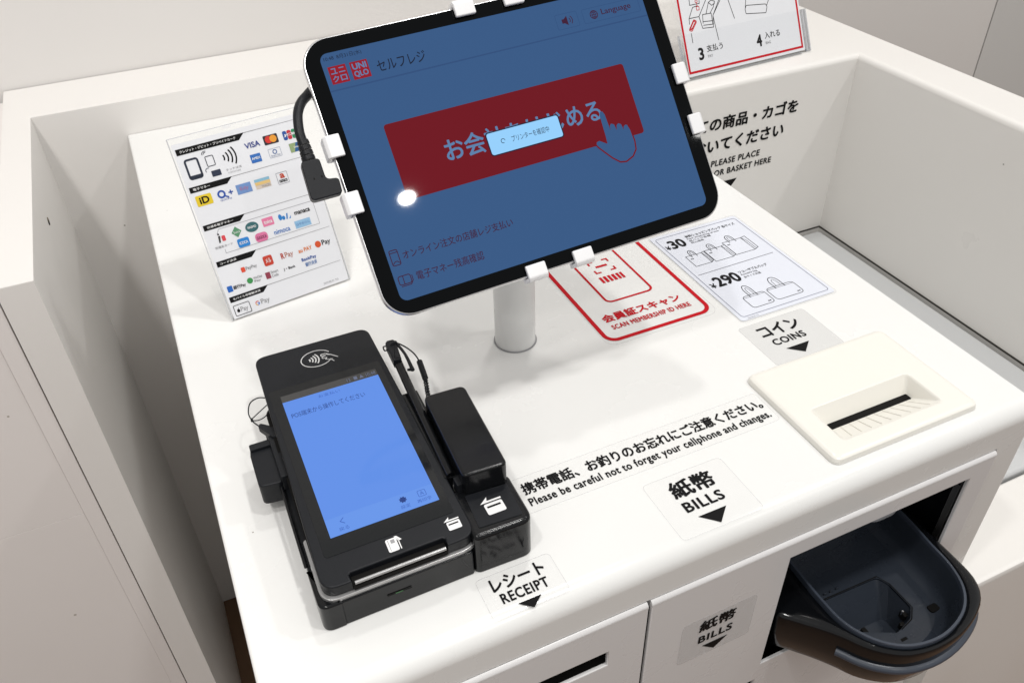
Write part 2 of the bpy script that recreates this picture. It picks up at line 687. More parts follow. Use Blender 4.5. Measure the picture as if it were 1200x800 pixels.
# rounded bright top rails of both doors
for xa, xb in ((-0.0193, 0.1986), (0.2014, 0.4998)):
    tube('door_top_rail', [(xa, 0.2571, -0.0386), (xb, 0.2571, -0.0386)], 0.0037, M_door, counter, 12, frame=WF, sub=1)
for (xa, xb, za, zb) in ((-0.0200, 0.0838, -0.80, -0.0424), (0.1712, 0.3000, -0.80, -0.0424), (0.0838, 0.1712, -0.80, -0.0844), (0.0838, 0.1712, -0.0682, -0.0424),
                         (0.3000, 0.5008, -0.0528, -0.0424), (0.5000, 0.5008, -0.80, -0.0530), (0.3000, 0.4998, -0.80, -0.2155)):
    box('door_core', xa, xb, 0.2562, 0.2786, za, zb, M_gap, counter, frame=WF)
box('receipt_shutter', 0.0840, 0.1710, 0.268, 0.2786, -0.0843, -0.0683, M_black, counter, frame=WF)
tube('receipt_roller', [(0.0840, 0.2665, -0.0818), (0.1710, 0.2665, -0.0818)], 0.0020, M_blackm, counter, 10, frame=WF, sub=1)
# dark housing inside the tray opening: five walls
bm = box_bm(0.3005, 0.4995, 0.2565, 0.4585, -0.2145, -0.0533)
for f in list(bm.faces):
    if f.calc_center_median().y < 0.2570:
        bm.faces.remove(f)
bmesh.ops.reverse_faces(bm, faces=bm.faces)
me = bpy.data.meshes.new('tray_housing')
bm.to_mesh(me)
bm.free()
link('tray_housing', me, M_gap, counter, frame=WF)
box('hinge_rail', 0.4962, 0.4985, 0.2668, 0.2725, -0.190, -0.0536, M_trim, counter, 0.0005, 2, frame=WF)
box('hinge_rail', 0.4966, 0.4990, 0.2732, 0.300, -0.190, -0.0536, M_blackm, counter, 0.0005, 2, frame=WF)
box('latch', 0.4760, 0.4800, 0.2565, 0.282, -0.063, -0.057, M_blackm, counter, 0.0005, 1, frame=WF)
# coin chute over the tray
prism('coin_chute', rr(0.408, 0.448, 0.272, 0.33, (0.015, 0.015, 0.004, 0.004)), -0.096, -0.058, M_chute, counter, 0.006, 4, frame=WF, bottom=True)


# ---- coin inlet: raised cream plate with a sloping well
def rrect3(x0, x1, y0, y1, r, z, k=5):
    return [(x, y, z) for x, y in rr(x0, x1, y0, y1, r, k)]


coin = loft('coin_inlet', [
    rrect3(0.3535, 0.4855, 0.2720, 0.3715, 0.006, 0.0002),
    rrect3(0.3535, 0.4855, 0.2720, 0.3715, 0.006, 0.0022),
    rrect3(0.3543, 0.4847, 0.2728, 0.3707, 0.0058, 0.0040),
    rrect3(0.3560, 0.4830, 0.2745, 0.3690, 0.005, 0.0052),
    rrect3(0.3585, 0.4805, 0.2770, 0.3665, 0.005, 0.0055),
    rrect3(0.3700, 0.4640, 0.2845, 0.3215, 0.004, 0.0056),
    rrect3(0.3715, 0.4628, 0.2858, 0.3203, 0.0035, 0.0050),
    rrect3(0.3727, 0.4618, 0.2870, 0.3195, 0.003, 0.0036),
    rrect3(0.3832, 0.4588, 0.3066, 0.3126, 0.0008, -0.0080),
], M_cream, counter, cap1=False, frame=WF, ang=28)
coin['label'] = 'cream plastic coin inlet plate with a ribbed sloping well'
box('coin_slot', 0.3828, 0.4592, 0.3062, 0.3130, -0.0135, -0.0081, M_gap, coin, frame=WF)
for i in range(9):
    t = (i + 0.5) / 9
    xa = 0.3775 + t * (0.4590 - 0.3775)
    xb = 0.3862 + t * (0.4560 - 0.3862)
    tube('rib', [(xa, 0.2885, 0.0030), (xb, 0.3056, -0.0071)], 0.00034, M_cream, coin, 6, frame=WF, sub=1)


# ---- pulled-out change tray
def resample(pts, n):
    P = [Vector((*p,)) for p in pts]
    # smooth through the points first
    Q = []
    for i in range(len(P) - 1):
        p0, p1, p2, p3 = P[max(i - 1, 0)], P[i], P[i + 1], P[min(i + 2, len(P) - 1)]
        for s in range(8):
            t = s / 8
            Q.append(0.5 * ((2 * p1) + (p2 - p0) * t + (2 * p0 - 5 * p1 + 4 * p2 - p3) * t * t + (3 * p1 - p0 - 3 * p2 + p3) * t ** 3))
    Q.append(P[-1])
    d = [0]
    for a, b in zip(Q[:-1], Q[1:]):
        d.append(d[-1] + (b - a).length)
    out = []
    j = 0
    for i in range(n):
        s = d[-1] * i / (n - 1)
        while j < len(d) - 2 and d[j + 1] < s:
            j += 1
        f = (s - d[j]) / max(d[j + 1] - d[j], 1e-9)
        out.append(Q[j].lerp(Q[j + 1], f))
    return out


def offs(poly, dist):
    out = []
    n = len(poly)
    for i in range(n):
        t = (poly[min(i + 1, n - 1)] - poly[max(i - 1, 0)]).normalized()
        out.append(poly[i] + Vector((t.y, -t.x)) * dist)   # + = outwards for the left-to-right front sweep
    return out


NT = 56
OUT = resample([(0.3182, 0.3000), (0.3186, 0.2600), (0.3285, 0.2455), (0.3400, 0.2325), (0.3500, 0.2195), (0.3575, 0.2078), (0.3680, 0.1972), (0.3829, 0.1884),
                (0.4050, 0.1842), (0.4282, 0.1858), (0.4505, 0.1928), (0.4668, 0.2025), (0.4752, 0.2150), (0.4776, 0.2300), (0.4778, 0.2600), (0.4778, 0.3000)], NT)
LIN = resample([(0.3550, 0.3000), (0.3545, 0.2791), (0.3535, 0.2529), (0.3552, 0.2275), (0.3664, 0.2060), (0.3853, 0.1925), (0.4123, 0.1888),
                (0.4395, 0.1965), (0.4565, 0.2112), (0.4645, 0.2314), (0.4665, 0.2535), (0.4690, 0.2750), (0.4700, 0.3000)], NT)
z3 = lambda poly, z: [(p.x, p.y, z) for p in poly]
mixp = lambda a, b, t: [p.lerp(q, t) for p, q in zip(a, b)]
tray = loft('change_tray', [
    z3(offs(OUT, -0.014), -0.184), z3(offs(OUT, -0.006), -0.172), z3(offs(OUT, -0.0015), -0.152), z3(offs(OUT, -0.0005), -0.138), z3(OUT, -0.1295), z3(mixp(OUT, LIN, 0.06), -0.1272),
    z3(mixp(OUT, LIN, 0.16), -0.1258), z3(mixp(OUT, LIN, 0.45), -0.1240), z3(mixp(OUT, LIN, 0.80), -0.1245), z3(LIN, -0.1270)],
    M_trayb, counter, cap0=False, cap1=False, closed=False, frame=WF, ang=60)
tray['label'] = 'glossy black pulled-out change tray with dark navy basin'
loft('basin_rim', [z3(offs(LIN, 0.0006), -0.1275), z3(offs(LIN, 0.0006), -0.1225), z3(offs(LIN, 0.0001), -0.1215), z3(offs(LIN, -0.0016), -0.1215), z3(offs(LIN, -0.0022), -0.1228), z3(offs(LIN, -0.0024), -0.132)],
     M_navyl, tray, cap0=False, cap1=False, closed=False, frame=WF, ang=60)
FL = offs(LIN, -0.0135)
bowl = [z3(offs(LIN, -0.0021), -0.1235), z3(offs(LIN, -0.0034), -0.137), z3(offs(LIN, -0.0050), -0.146), z3(offs(LIN, -0.0082), -0.1515), z3(FL, -0.1532)]
loft('basin_wall', bowl, M_navy, tray, cap1=False, closed=False, frame=WF, ang=60)
# basin floor with a sunken coin pit
pit = [(0.3735, 0.2630), (0.4280, 0.2615), (0.4318, 0.2520), (0.4318, 0.2290), (0.4240, 0.2215), (0.4060, 0.2165), (0.3735, 0.2330)]
bm = prism_bm([(p.x, p.y) for p in FL] + [], -0.170, -0.1530)
me = boolean(bm, [prism_bm(round_poly(pit, [0.003, 0.006, 0.004, 0.003, 0.003, 0.003, 0.003], 4), -0.30, 0.0)])
smooth_by_angle(me, 40)
link('basin_floor', me, M_navy, tray, frame=WF)
top = round_poly(pit, [0.003, 0.006, 0.004, 0.003, 0.003, 0.003, 0.003], 4)
cx, cy = 0.4085, 0.2330
low = [(cx + (x - cx) * 0.50 + 0.0030, cy + (y - cy) * 0.42 - 0.0040) for x, y in top]
loft('coin_pit', [[(x, y, -0.1531) for x, y in top], [(x, y, -0.1545) for x, y in top], [(x, y, -0.1785) for x, y in low]], M_navy, tray, frame=WF, ang=38)
tube('pit_groove', [(0.3728, 0.2636, -0.1530), (0.4284, 0.2622, -0.1530), (0.4326, 0.2522, -0.1530), (0.4326, 0.2285, -0.1530), (0.4245, 0.2207, -0.1530), (0.4110, 0.2172, -0.1530)], 0.0005, M_gap, tray, 6, frame=WF, sub=1)
for px, py, pz in ((0.3915, 0.2320, -0.1640), (0.4268, 0.2290, -0.1600), (0.4170, 0.2205, -0.1575)):
    box('drain_hole', px - 0.002, px + 0.002, py - 0.003, py + 0.003, pz - 0.004, pz + 0.0022, M_gap, tray, 0.0008, 2, frame=WF)
box('drain_hole', 0.4035, 0.4095, 0.2090, 0.2115, -0.1545, -0.1526, M_gap, tray, 0.0006, 2, frame=WF)
box('drain_hole', 0.3985, 0.4060, 0.2035, 0.2058, -0.1545, -0.1518, M_gap, tray, 0.0006, 2, frame=WF)
for px, py in ((0.4255, 0.2300), (0.4160, 0.2212)):
    tube('pin', [(px, py, -0.160), (px, py, -0.1555)], 0.0008, M_alu, tray, 8, frame=WF, sub=1)
prism('finger_notch', rr(0.4420, 0.4510, 0.2175, 0.2240, 0.002), -0.1530, -0.1515, M_gap, tray, 0.0008, 2, frame=WF)
# rear part of the basin: back wall, ridge that parts the two halves
box('basin_back', 0.3545, 0.4705, 0.2985, 0.3010, -0.170, -0.112, M_navy, tray, 0.001, 2, frame=WF)
for i in range(5):
    box('basin_tooth', 0.366 + i * 0.006, 0.369 + i * 0.006, 0.2660, 0.2672, -0.1530, -0.1505, M_navy, tray, 0.0004, 1, frame=WF)
# grey-blue lip along the front skirt
LP = [OUT[i] for i in range(NT) if OUT[i].y < 0.224]
loft('tray_lip', [z3(offs(LP, -0.001), -0.1478), z3(offs(LP, 0.0024), -0.1470), z3(offs(LP, 0.0028), -0.1448), z3(offs(LP, 0.0016), -0.1428), z3(offs(LP, -0.001), -0.1422)],
     M_navyl, tray, cap0=False, cap1=False, closed=False, frame=WF, ang=60)

# ================================================================== LEFT AND BACK SURROUND
sur = thing('counter_surround', 'tall white side panel and back ledge framing the left of the counter', 'panel', Matrix.Translation((-0.14, 0.9, ZF)))
o = prism('surround_panel', [(-0.157, 0.696), (-0.127, 0.696), (-0.127, 1.064), (0.5296, 1.064), (0.5296, 1.166), (-0.157, 1.166)], ZF + 0.002, LEDGE, M_panel, sur, 0.0009, 2, frame=WF)
bm = bmesh.new()
bmesh.ops.create_cone(bm, cap_ends=True, segments=16, radius1=0.0042, radius2=0.0042, depth=0.0006, matrix=Matrix.Translation((-0.1269, 0.8913, -0.0042)) @ Matrix.Rotation(math.pi / 2, 4, 'Y'))
link('cam_lock_hole', bm_mesh('cam_lock_hole', bm), mat('brass_fitting', (0.14, 0.10, 0.06), 0.5), sur, frame=WF)
bm = bmesh.new()
bmesh.ops.create_cone(bm, cap_ends=True, segments=14, radius1=0.0028, radius2=0.0028, depth=0.0007, matrix=Matrix.Translation((-0.1268, 0.8895, -0.0050)) @ Matrix.Rotation(math.pi / 2, 4, 'Y'))
link('cam_lock_hole', bm_mesh('cam_lock_hole', bm), M_gap, sur, frame=WF)

SEAM = -0.2300
nb = thing('neighbouring_cabinet', 'off-white cabinet with flat door panels at the left edge', 'cabinet', Matrix.Translation((-0.5, 0.9, ZF)))
box('cabinet_side', -0.1735, -0.1585, 0.6972, 1.16, ZF + 0.002, 0.030, M_near, nb, 0.0008, 2, frame=WF)
box('door_panel', -0.80, -0.1737, 0.6986, 0.712, SEAM + 0.0002, 0.028, M_near, nb, 0.0004, 2, frame=WF)
box('door_panel', -0.80, -0.1737, 0.6986, 0.712, ZF + 0.06, SEAM, M_near, nb, 0.0004, 2, frame=WF)
box('carcass', -0.80, -0.1739, 0.7125, 1.16, ZF + 0.002, 0.024, M_near, nb, 0.001, 2, frame=WF)

# ================================================================== BASKET BAY
bay = thing('basket_bay', 'white moulded basket bay with printed back wall right of the counter', 'basket bay', Matrix.Translation((0.7, 0.6, ZF)))
prism('bay_wall', [(0.5304, 0.777), (0.823, 0.777), (0.823, 0.242), (0.891, 0.242), (0.891, 1.166), (0.5304, 1.166)], -0.24, LEDGE, M_bay, bay, 0.007, 5, frame=WF, ang=35)
# base with front lip
bm = bmesh.new()
prof = [(0.242, ZF + 0.002), (0.242, -0.214), (0.2438, -0.2098), (0.248, -0.208), (0.316, -0.208), (0.318, -0.210), (0.318, -0.224), (0.7765, -0.224), (0.7765, ZF + 0.002)]
a = [bm.verts.new((0.5304, y, z)) for y, z in prof]
b = [bm.verts.new((0.8226, y, z)) for y, z in prof]
bm.faces.new(a)
bm.faces.new(b[::-1])
for i in range(len(prof)):
    j = (i + 1) % len(prof)
    bm.faces.new((a[i], b[i], b[j], a[j]))
me = bm_mesh('bay_base', bm)
smooth_by_angle(me, 40)
link('bay_base', me, M_bay, bay, frame=WF)
box('bay_gap', 0.531, 0.8224, 0.3185, 0.7762, -0.2236, -0.2215, M_gap, bay, frame=WF)
prism('shelf_plate', rr(0.5335, 0.8175, 0.3215, 0.7710, 0.006), -0.2214, -0.2065, M_tray, bay, 0.005, 4, frame=WF)
box('gap_shade_strip', 0.8222, 0.8236, 0.3215, 0.7766, -0.2068, -0.2045, M_gap_shade, bay, frame=WF)  # dark strips put in as the shadow gap under the bay walls
box('gap_shade_strip', 0.5310, 0.8221, 0.7764, 0.7776, -0.2068, -0.2045, M_gap_shade, bay, frame=WF)
F_bay = frame_of((0, 0.7766, 0), (1, 0, 0), (0, 0, 1))   # x = world x, y = world z (mm)
text('全ての商品・カゴを', (567, 739.5, -17.0, 1.0), 0.15, M_ink, bay, 0.032, F_bay)
text('においてください', (568, 723, -45.5, -27.5), 0.15, M_ink, bay, 0.032, F_bay)
text('PLEASE PLACE', (616.5, 690.5, -65.5, -57.0), 0.15, M_ink, bay, 0.024, F_bay)
text('ITEMS OR BASKET HERE', (590, 711, -79.8, -71.5), 0.15, M_ink, bay, 0.024, F_bay)
flat('arrow_mark', [[(638, -90), (660, -90), (649, -104)]], 0.15, M_ink, bay, F_bay)

# ================================================================== STICKERS ON THE COUNTER (world mm on the worktop)
F_top = I4.copy()


def sheet(o, pts, z0, z1, material, frame=None, name='sheet'):
    if name == 'sheet':   # a thin film: one upper face with a turned-down rim
        P_ = [(x * 0.001, y * 0.001, z0 * 0.001) for x, y in pts]
        sh = loft(name, [P_, [(x, y, z1 * 0.001) for x, y, _ in P_]], material, o, frame=frame)
        flat('sheet_edge', ribbon(pts, 0.55, True), z1 + 0.02, M_filme, o, frame)
        return sh
    return prism(name, [(x * 0.001, y * 0.001) for x, y in pts], z0 * 0.001, z1 * 0.001, material, o, frame=frame)


def sticker(name, label, cx, cy, frame=None, group=None):
    return thing(name, label, 'sticker', frame or Matrix.Translation((cx * 0.001, cy * 0.001, 0)), group)


# membership card scan area
s = sticker('membership_scan_sticker', 'clear sticker with red outlined card and phone, under the tablet', 334, 515)
sheet(s, rr(282, 388, 452, 640, 9), 0.05, 0.16, M_film3, F_top)
flat('red_outline', ribbon(rr(285.0, 383.6, 457.6, 632, 9.5, 8), 3.7, True), 0.3, M_red, s, F_top)
flat('phone_outline', ribbon(rr(310.7, 356.2, 505.2, 610, 5.5, 6), 2.1, True), 0.3, M_red, s, F_top)
flat('bar_marks', [[(x, 532.3), (x + w, 532.3), (x + w, 541.6), (x, 541.6)] for x, w in ((321.8, 2.6), (325.8, 2.9), (330.2, 2.6), (334.2, 2.9), (338.6, 2.6), (342.4, 2.4))], 0.3, M_red, s, F_top)
flat('scan_marks', ribbon([(324, 553), (324, 548.5), (329, 548.5)], 1.7) + ribbon([(343.5, 553), (343.5, 548.5), (338.5, 548.5)], 1.7) +
     ribbon([(324, 562), (324, 566.5), (329, 566.5)], 1.7) + ribbon([(343.5, 562), (343.5, 566.5), (338.5, 566.5)], 1.7) +
     [[(328, 556.2), (339.5, 556.2), (339.5, 559), (328, 559)]], 0.3, M_red, s, F_top)
text('会員証スキャン', (294.5, 370.0, 480.4, 491.0), 0.3, M_red, s, 0.034, F_top)
text('SCAN MEMBERSHIP ID HERE', (296.5, 372.5, 470.0, 476.0), 0.3, M_red, s, 0.03, F_top)

# bag price sheet
s = sticker('bag_price_sheet', 'laminated price card with line-drawn shopping bags beside the tablet', 444, 505)
sheet(s, rr(394.8, 495.5, 430.2, 578.5, 4), 0.05, 0.45, M_film, F_top)
sheet(s, rr(396.2, 494.0, 432.0, 577.0, 3), 0.46, 0.58, M_paper2, F_top, 'paper')
flat('border_line', ribbon(rr(400.0, 491.0, 436.5, 572.6, 3.0), 0.55, True), 0.7, ink(110, 115, 140), s, F_top)
flat('divider_line', [[(403, 504.4), (485.5, 505.4), (485.5, 506.1), (403, 505.1)]], 0.7, ink(120, 120, 130), s, F_top)
text('30', (407.2, 423.8, 550.8, 565.2), 0.72, M_ink, s, 0.035, F_top)
text('¥', (401.6, 406.4, 551.4, 558.2), 0.72, M_ink, s, 0.02, F_top)
text('290', (409.0, 434.6, 481.0, 496.0), 0.72, M_ink, s, 0.035, F_top)
text('¥', (402.6, 407.8, 481.6, 488.8), 0.72, M_ink, s, 0.02, F_top)
text('有料ショッピングバッグ 各サイズ', (428.5, 485, 562.4, 566.6), 0.72, M_ink, s, 0.015, F_top)
text('Paper shopping bag, all sizes', (428.3, 464, 558.6, 561.4), 0.72, M_ink, s, 0, F_top)
text('紙バッグ各種', (428.1, 452, 555.2, 558.0), 0.72, M_ink, s, 0, F_top)
text('税込価格', (428, 442, 551.8, 554.4), 0.72, M_ink, s, 0, F_top)
text('リユーザブルバッグ', (437.4, 468, 490.6, 494.6), 0.72, M_ink, s, 0.015, F_top)
text('Reusable bag', (437.2, 454, 486.8, 489.6), 0.72, M_ink, s, 0, F_top)
text('各サイズ共通', (437, 455, 482.8, 485.8), 0.72, M_ink, s, 0, F_top)


def bag(x0, x1, y0, y1, gus=4.0, soft=0.0, handle=7.0):
    w = 0.55
    out = []
    out += ribbon(round_poly([(x0, y0), (x1, y0), (x1, y1), (x0, y1)], soft if soft else 0.01, 4), w, True)
    if gus:
        out += ribbon([(x1, y0), (x1 + gus, y0 + 2.2), (x1 + gus, y1 + 1.0), (x1, y1)], w)
        out += ribbon([(x1, y1), (x1 + gus * 0.45, y1 - 6), (x1 + gus * 0.45, y0 + 1.1)], w * 0.8)
    cx = (x0 + x1) / 2
    hw = (x1 - x0) * 0.17
    out += ribbon([(cx - hw, y1 - 3)] + [(cx + hw * math.cos(math.radians(a)), y1 + handle * 0.4 + handle * 0.6 * math.sin(math.radians(a))) for a in range(180, -1, -20)] + [(cx + hw, y1 - 3)], w * 1.2)
    out += ribbon([(cx - hw * 0.45, y1)] + [(cx + hw * 0.45 * math.cos(math.radians(a)), y1 + handle * 0.3 + handle * 0.45 * math.sin(math.radians(a))) for a in range(180, -1, -30)] + [(cx + hw * 0.45, y1)], w * 0.7)
    if soft:
        out += ribbon([(x0, y1 - 2.2), (x1, y1 - 2.2)], w * 0.6)
        for q in (0, 1.7):
            out.append([(x1 - 5.2 + q, y0 + 2.4), (x1 - 4.0 + q, y0 + 2.4), (x1 - 4.0 + q, y0 + 3.8), (x1 - 5.2 + q, y0 + 3.8)])
    else:
        for q in (0, 1.7):
            out.append([(x0 + 2.4 + q, y1 - 6.0), (x0 + 3.6 + q, y1 - 6.0), (x0 + 3.6 + q, y1 - 4.7), (x0 + 2.4 + q, y1 - 4.7)])
    return out


for (x0, x1, y0, y1, g, sf, h) in ((409.5, 426.5, 517.5, 535.0, 3.2, 0, 8), (430.5, 449.5, 516.5, 536.0, 4.2, 0, 8.5), (453.5, 474.5, 517.5, 540.0, 5, 0, 9)):
    flat('bag_drawing', bag(x0, x1, y0, y1, g, sf, h), 0.72, M_ink, s, F_top)
for (x0, x1, y0, y1, g, sf, h) in ((416.5, 439.0, 443.0, 460.0, 0, 3.5, 14), (442.0, 470.5, 443.5, 461.0, 0, 4, 13)):
    flat('bag_drawing', bag(x0, x1, y0, y1, g, sf, h), 0.72, M_ink, s, F_top)
text('2024.05.01 TG', (403, 414, 432.9, 434.4), 0.7, M_greyi, s, 0, F_top)

# coins
s = sticker('coins_sticker', 'grey film sticker reading COINS above the cream coin inlet', 419, 400)
sheet(s, rr(386.5, 452.5, 373.5, 425.5, 3), 0.05, 0.2, M_film2, F_top)
text('コイン', (398.8, 437.5, 406.0, 420.0), 0.3, M_ink, s, 0.030, F_top)
text('COINS', (401.2, 432.5, 394.3, 402.0), 0.3, M_ink, s, 0.028, F_top)
flat('arrow_mark', [[(406.0, 388.2), (428.6, 388.2), (417.3, 378.4)]], 0.3, M_ink, s, F_top)
# bills (top)
s = sticker('bills_sticker', 'clear sticker reading BILLS on the worktop near the front edge', 258, 289)
sheet(s, rr(227, 289, 264, 314, 3.5), 0.05, 0.2, M_film3, F_top)
text('紙幣', (241.4, 274.6, 293.8, 308.4), 0.3, M_ink, s, 0.030, F_top)
text('BILLS', (242.0, 272.0, 281.6, 290.2), 0.3, M_ink, s, 0.028, F_top)
flat('arrow_mark', [[(246.2, 276.4), (267.8, 276.4), (257.0, 266.4)]], 0.3, M_ink, s, F_top)
# receipt
s = sticker('receipt_sticker', 'clear sticker reading RECEIPT in front of the card terminal', 122, 277)
sheet(s, rr(98, 147.5, 263.0, 293, 3), 0.05, 0.2, M_film3, F_top)
text('レシート', (105.4, 140.2, 280.4, 290.2), 0.3, M_ink, s, 0.030, F_top)
text('RECEIPT', (107.6, 138.2, 271.0, 278.4), 0.3, M_ink, s, 0.028, F_top)
flat('arrow_mark', [[(115.2, 268.0), (130.6, 268.0), (122.9, 261.6)]], 0.3, M_ink, s, F_top)
# careful notice
s = sticker('notice_strip', 'long clear strip with Please be careful notice in two lines', 250, 340)
sheet(s, rr(147.5, 350.8, 325.5, 356.5, 3), 0.05, 0.14, M_film3, F_top)
text('携帯電話、お釣りのお忘れにご注意ください。', (154.4, 348.2, 340.4, 351.0), 0.3, M_ink, s, 0.030, F_top)
text('Please be careful not to forget your cellphone and changes.', (154.2, 347.2, 328.4, 337.4), 0.3, M_ink, s, 0.028, F_top)
# bills (front door): x = world x, y = world z
F_front = frame_of((0, 0.2535, 0), (1, 0, 0), (0, 0, 1))
s = sticker('bills_sticker', 'grey film sticker reading BILLS on the white front door', 0, 0, Matrix.Translation((0.260, 0.2535, -0.103)))
sheet(s, rr(229.2, 290.6, -127.0, -79.5, 4), 0.05, 0.2, M_film2, F_front)
text('紙幣', (243.6, 273.9, -96.4, -83.5), 0.3, M_ink, s, 0.030, F_front)
text('BILLS', (244.6, 273.3, -110.1, -101.6), 0.3, M_ink, s, 0.028, F_front)
flat('arrow_mark', [[(249.0, -115.3), (270.8, -115.3), (259.9, -124.8)]], 0.3, M_ink, s, F_front)

# ================================================================== TABLET
TC = (0.21807779, 0.46816886, 0.18955629)
TU = (0.99859905, -0.0023348, 0.05286285)
TV = (-0.03980225, 0.62514835, 0.77949042)
F_tab = frame_of(TC, TU, TV)
tab = thing('tablet', 'large tablet with black bezel showing a red start button on blue screen', 'tablet', F_tab)
prism('tablet_body', rr(-0.1240, 0.1240, -0.0894, 0.0894, 0.0185, 10), -0.0062, -0.0003, M_alu, tab, 0.0013, 4, bottom=True, ang=30)
prism('cover_glass', rr(-0.1228, 0.1228, -0.0883, 0.0883, 0.0175, 10), -0.0003, 0.0, M_bezel, tab)
M_scr = glow('tablet_screen_blue', (56, 92, 138), 0.92)
M_scr_red = glow('screen_dark_red', (116, 12, 26), 0.9)
M_scr_logo = glow('screen_logo_red', (150, 22, 38), 0.95)
M_scr_ink = glow('screen_dark_ink', (22, 30, 52), 0.9)
M_scr_maroon = glow('screen_maroon', (66, 26, 54), 0.9)
M_scr_pop = glow('screen_popup_blue', (150, 208, 252), 1.0)
M_scr_line = glow('screen_line', (50, 82, 128), 0.9)
M_scr_txt = glow('screen_light_blue', (96, 134, 178), 0.9)
scr = sheet(tab, rr(-112.8, 112.3, -79.6, 79.2, 5, 6), 0.01, 0.06, M_scr, name='screen')


def T(s_, b, m, bold=0.0, z=0.2):
    return text(s_, b, z, m, scr, bold)


def G(name, polys, m, z=0.2):
    return flat(name, polys, z, m, scr)


T('10:48  8月31日(水)', (-110.6, -86.6, 73.9, 77.2), M_scr_ink)
G('logo_square', [[(-110.0, 59.6), (-98.8, 59.6), (-98.8, 70.6), (-110.0, 70.6)]], M_scr_logo)
G('logo_square', [[(-96.3, 59.4), (-85.0, 59.4), (-85.0, 70.5), (-96.3, 70.5)]], M_scr_logo)
T('ユ', (-108.9, -104.9, 65.7, 69.4), M_scr_txt, 0.02, 0.3)
T('ニ', (-103.9, -99.9, 66.0, 69.2), M_scr_txt, 0.02, 0.3)
T('ク', (-108.9, -104.9, 60.7, 64.6), M_scr_txt, 0.02, 0.3)
T('ロ', (-103.9, -99.9, 60.8, 64.4), M_scr_txt, 0.02, 0.3)
T('UNI', (-95.2, -86.1, 65.5, 69.4), M_scr_txt, 0.03, 0.3)
T('QLO', (-95.2, -86.1, 60.4, 64.6), M_scr_txt, 0.03, 0.3)
T('セルフレジ', (-80.0, -48.0, 60.8, 67.8), M_scr_ink, 0.006)
G('header_line', [[(-112.5, 55.4), (112.0, 55.4), (112.0, 56.3), (-112.5, 56.3)]], M_scr_line)
G('button_outline', ribbon(rr(45.5, 61.5, 59.8, 69.8, 1.0, 3), 0.3, True), M_scr_line)
G('button_outline', ribbon(rr(65.4, 108.4, 59.8, 69.4, 1.0, 3), 0.3, True), M_scr_line)
G('speaker_icon', [[(49.5, 63.4), (51.2, 63.4), (53.6, 61.6), (53.6, 68.0), (51.2, 66.2), (49.5, 66.2)]] + ribbon(ell(53.6, 64.8, 2.0, 2.0, -45, 45, 6), 0.5) + ribbon(ell(53.6, 64.8, 3.6, 3.6, -45, 45, 6), 0.5), M_scr_maroon)
G('globe_icon', ribbon(ell(73.5, 64.6, 2.7, 2.7), 0.5, True) + ribbon(ell(73.5, 64.6, 1.2, 2.7), 0.4, True) + ribbon([(70.8, 64.6), (76.2, 64.6)], 0.4) + ribbon([(73.5, 61.9), (73.5, 67.3)], 0.4) + ribbon([(71.3, 66.1), (75.7, 66.1)], 0.35) + ribbon([(71.3, 63.1), (75.7, 63.1)], 0.35), M_scr_maroon)
T('Language', (79.2, 101.8, 62.2, 67.2), M_scr_maroon, 0.008)
G('start_button', [rr(-88.4, 82.6, -20.3, 28.4, 2.0, 4)], M_scr_red)
T('お会計をはじめる', (-55.6, 56.4, -4.6, 10.0), M_scr_txt, 0.018, 0.3)
G('pop_up', [rr(-26.3, 25.0, -8.0, 6.3, 1.6, 4)], M_scr_pop, 0.5)
G('pop_up_edge', ribbon(rr(-26.7, 25.4, -8.4, 6.7, 1.8, 4), 0.7, True), M_scr_ink, 0.42)
T('プリンターを確認中', (-10.4, 16.6, -2.9, 1.2), M_scr_ink, 0.0, 0.6)
G('spinner', ribbon(ell(-16.4, -0.6, 1.4, 1.4, 0, 290, 12), 0.4), M_scr_ink, 0.6)
hand = [(46.0, -17.6), (48.6, -17.0), (53.6, -20.4), (54.0, -16.0), (54.4, -2.0), (55.4, 0.8), (57.2, 0.8), (58.2, -1.6), (58.8, -13.0), (59.2, -9.8), (60.6, -8.6), (62.6, -9.6), (63.2, -13.8),
        (64.2, -10.6), (65.8, -9.6), (67.6, -10.8), (68.2, -14.6), (69.0, -12.6), (70.6, -11.8), (72.2, -12.6), (73.2, -15.6), (73.6, -24.0), (72.6, -29.6), (69.0, -33.6), (63.0, -35.8), (58.6, -35.0), (54.0, -31.0), (46.6, -22.0), (45.2, -19.6)]
hand = [(x, y) for x, y in hand]
G('hand_icon', [hand], M_scr, 0.4)
G('hand_outline', ribbon(hand[19:] + hand[:3], 1.0), M_scr_red, 0.45)
T('オンライン注文の店舗レジ支払い', (-102.8, -27.6, -54.8, -49.4), M_scr_maroon, 0.004)
T('電子マネー残高確認', (-98.6, -53.0, -69.6, -64.0), M_scr_maroon, 0.004)
G('phone_icon', ribbon(rr(-110.6, -105.4, -57.0, -47.4, 0.9, 3), 0.55, True) + ribbon([(-110.6, -49.0), (-105.4, -49.0)], 0.5) + ribbon([(-110.2, -56.0), (-108.6, -54.6), (-107.2, -54.6), (-105.8, -56.0)], 0.5), M_scr_maroon)
G('card_icon', ribbon(rr(-110.4, -102.4, -69.6, -64.2, 1.2, 3), 0.55, True) + ribbon([(-107.2, -64.2), (-107.2, -69.4)], 0.5) + ribbon([(-109.6, -70.6), (-103.2, -70.6), (-101.4, -68.4), (-101.4, -65.2)], 0.5), M_scr_maroon)

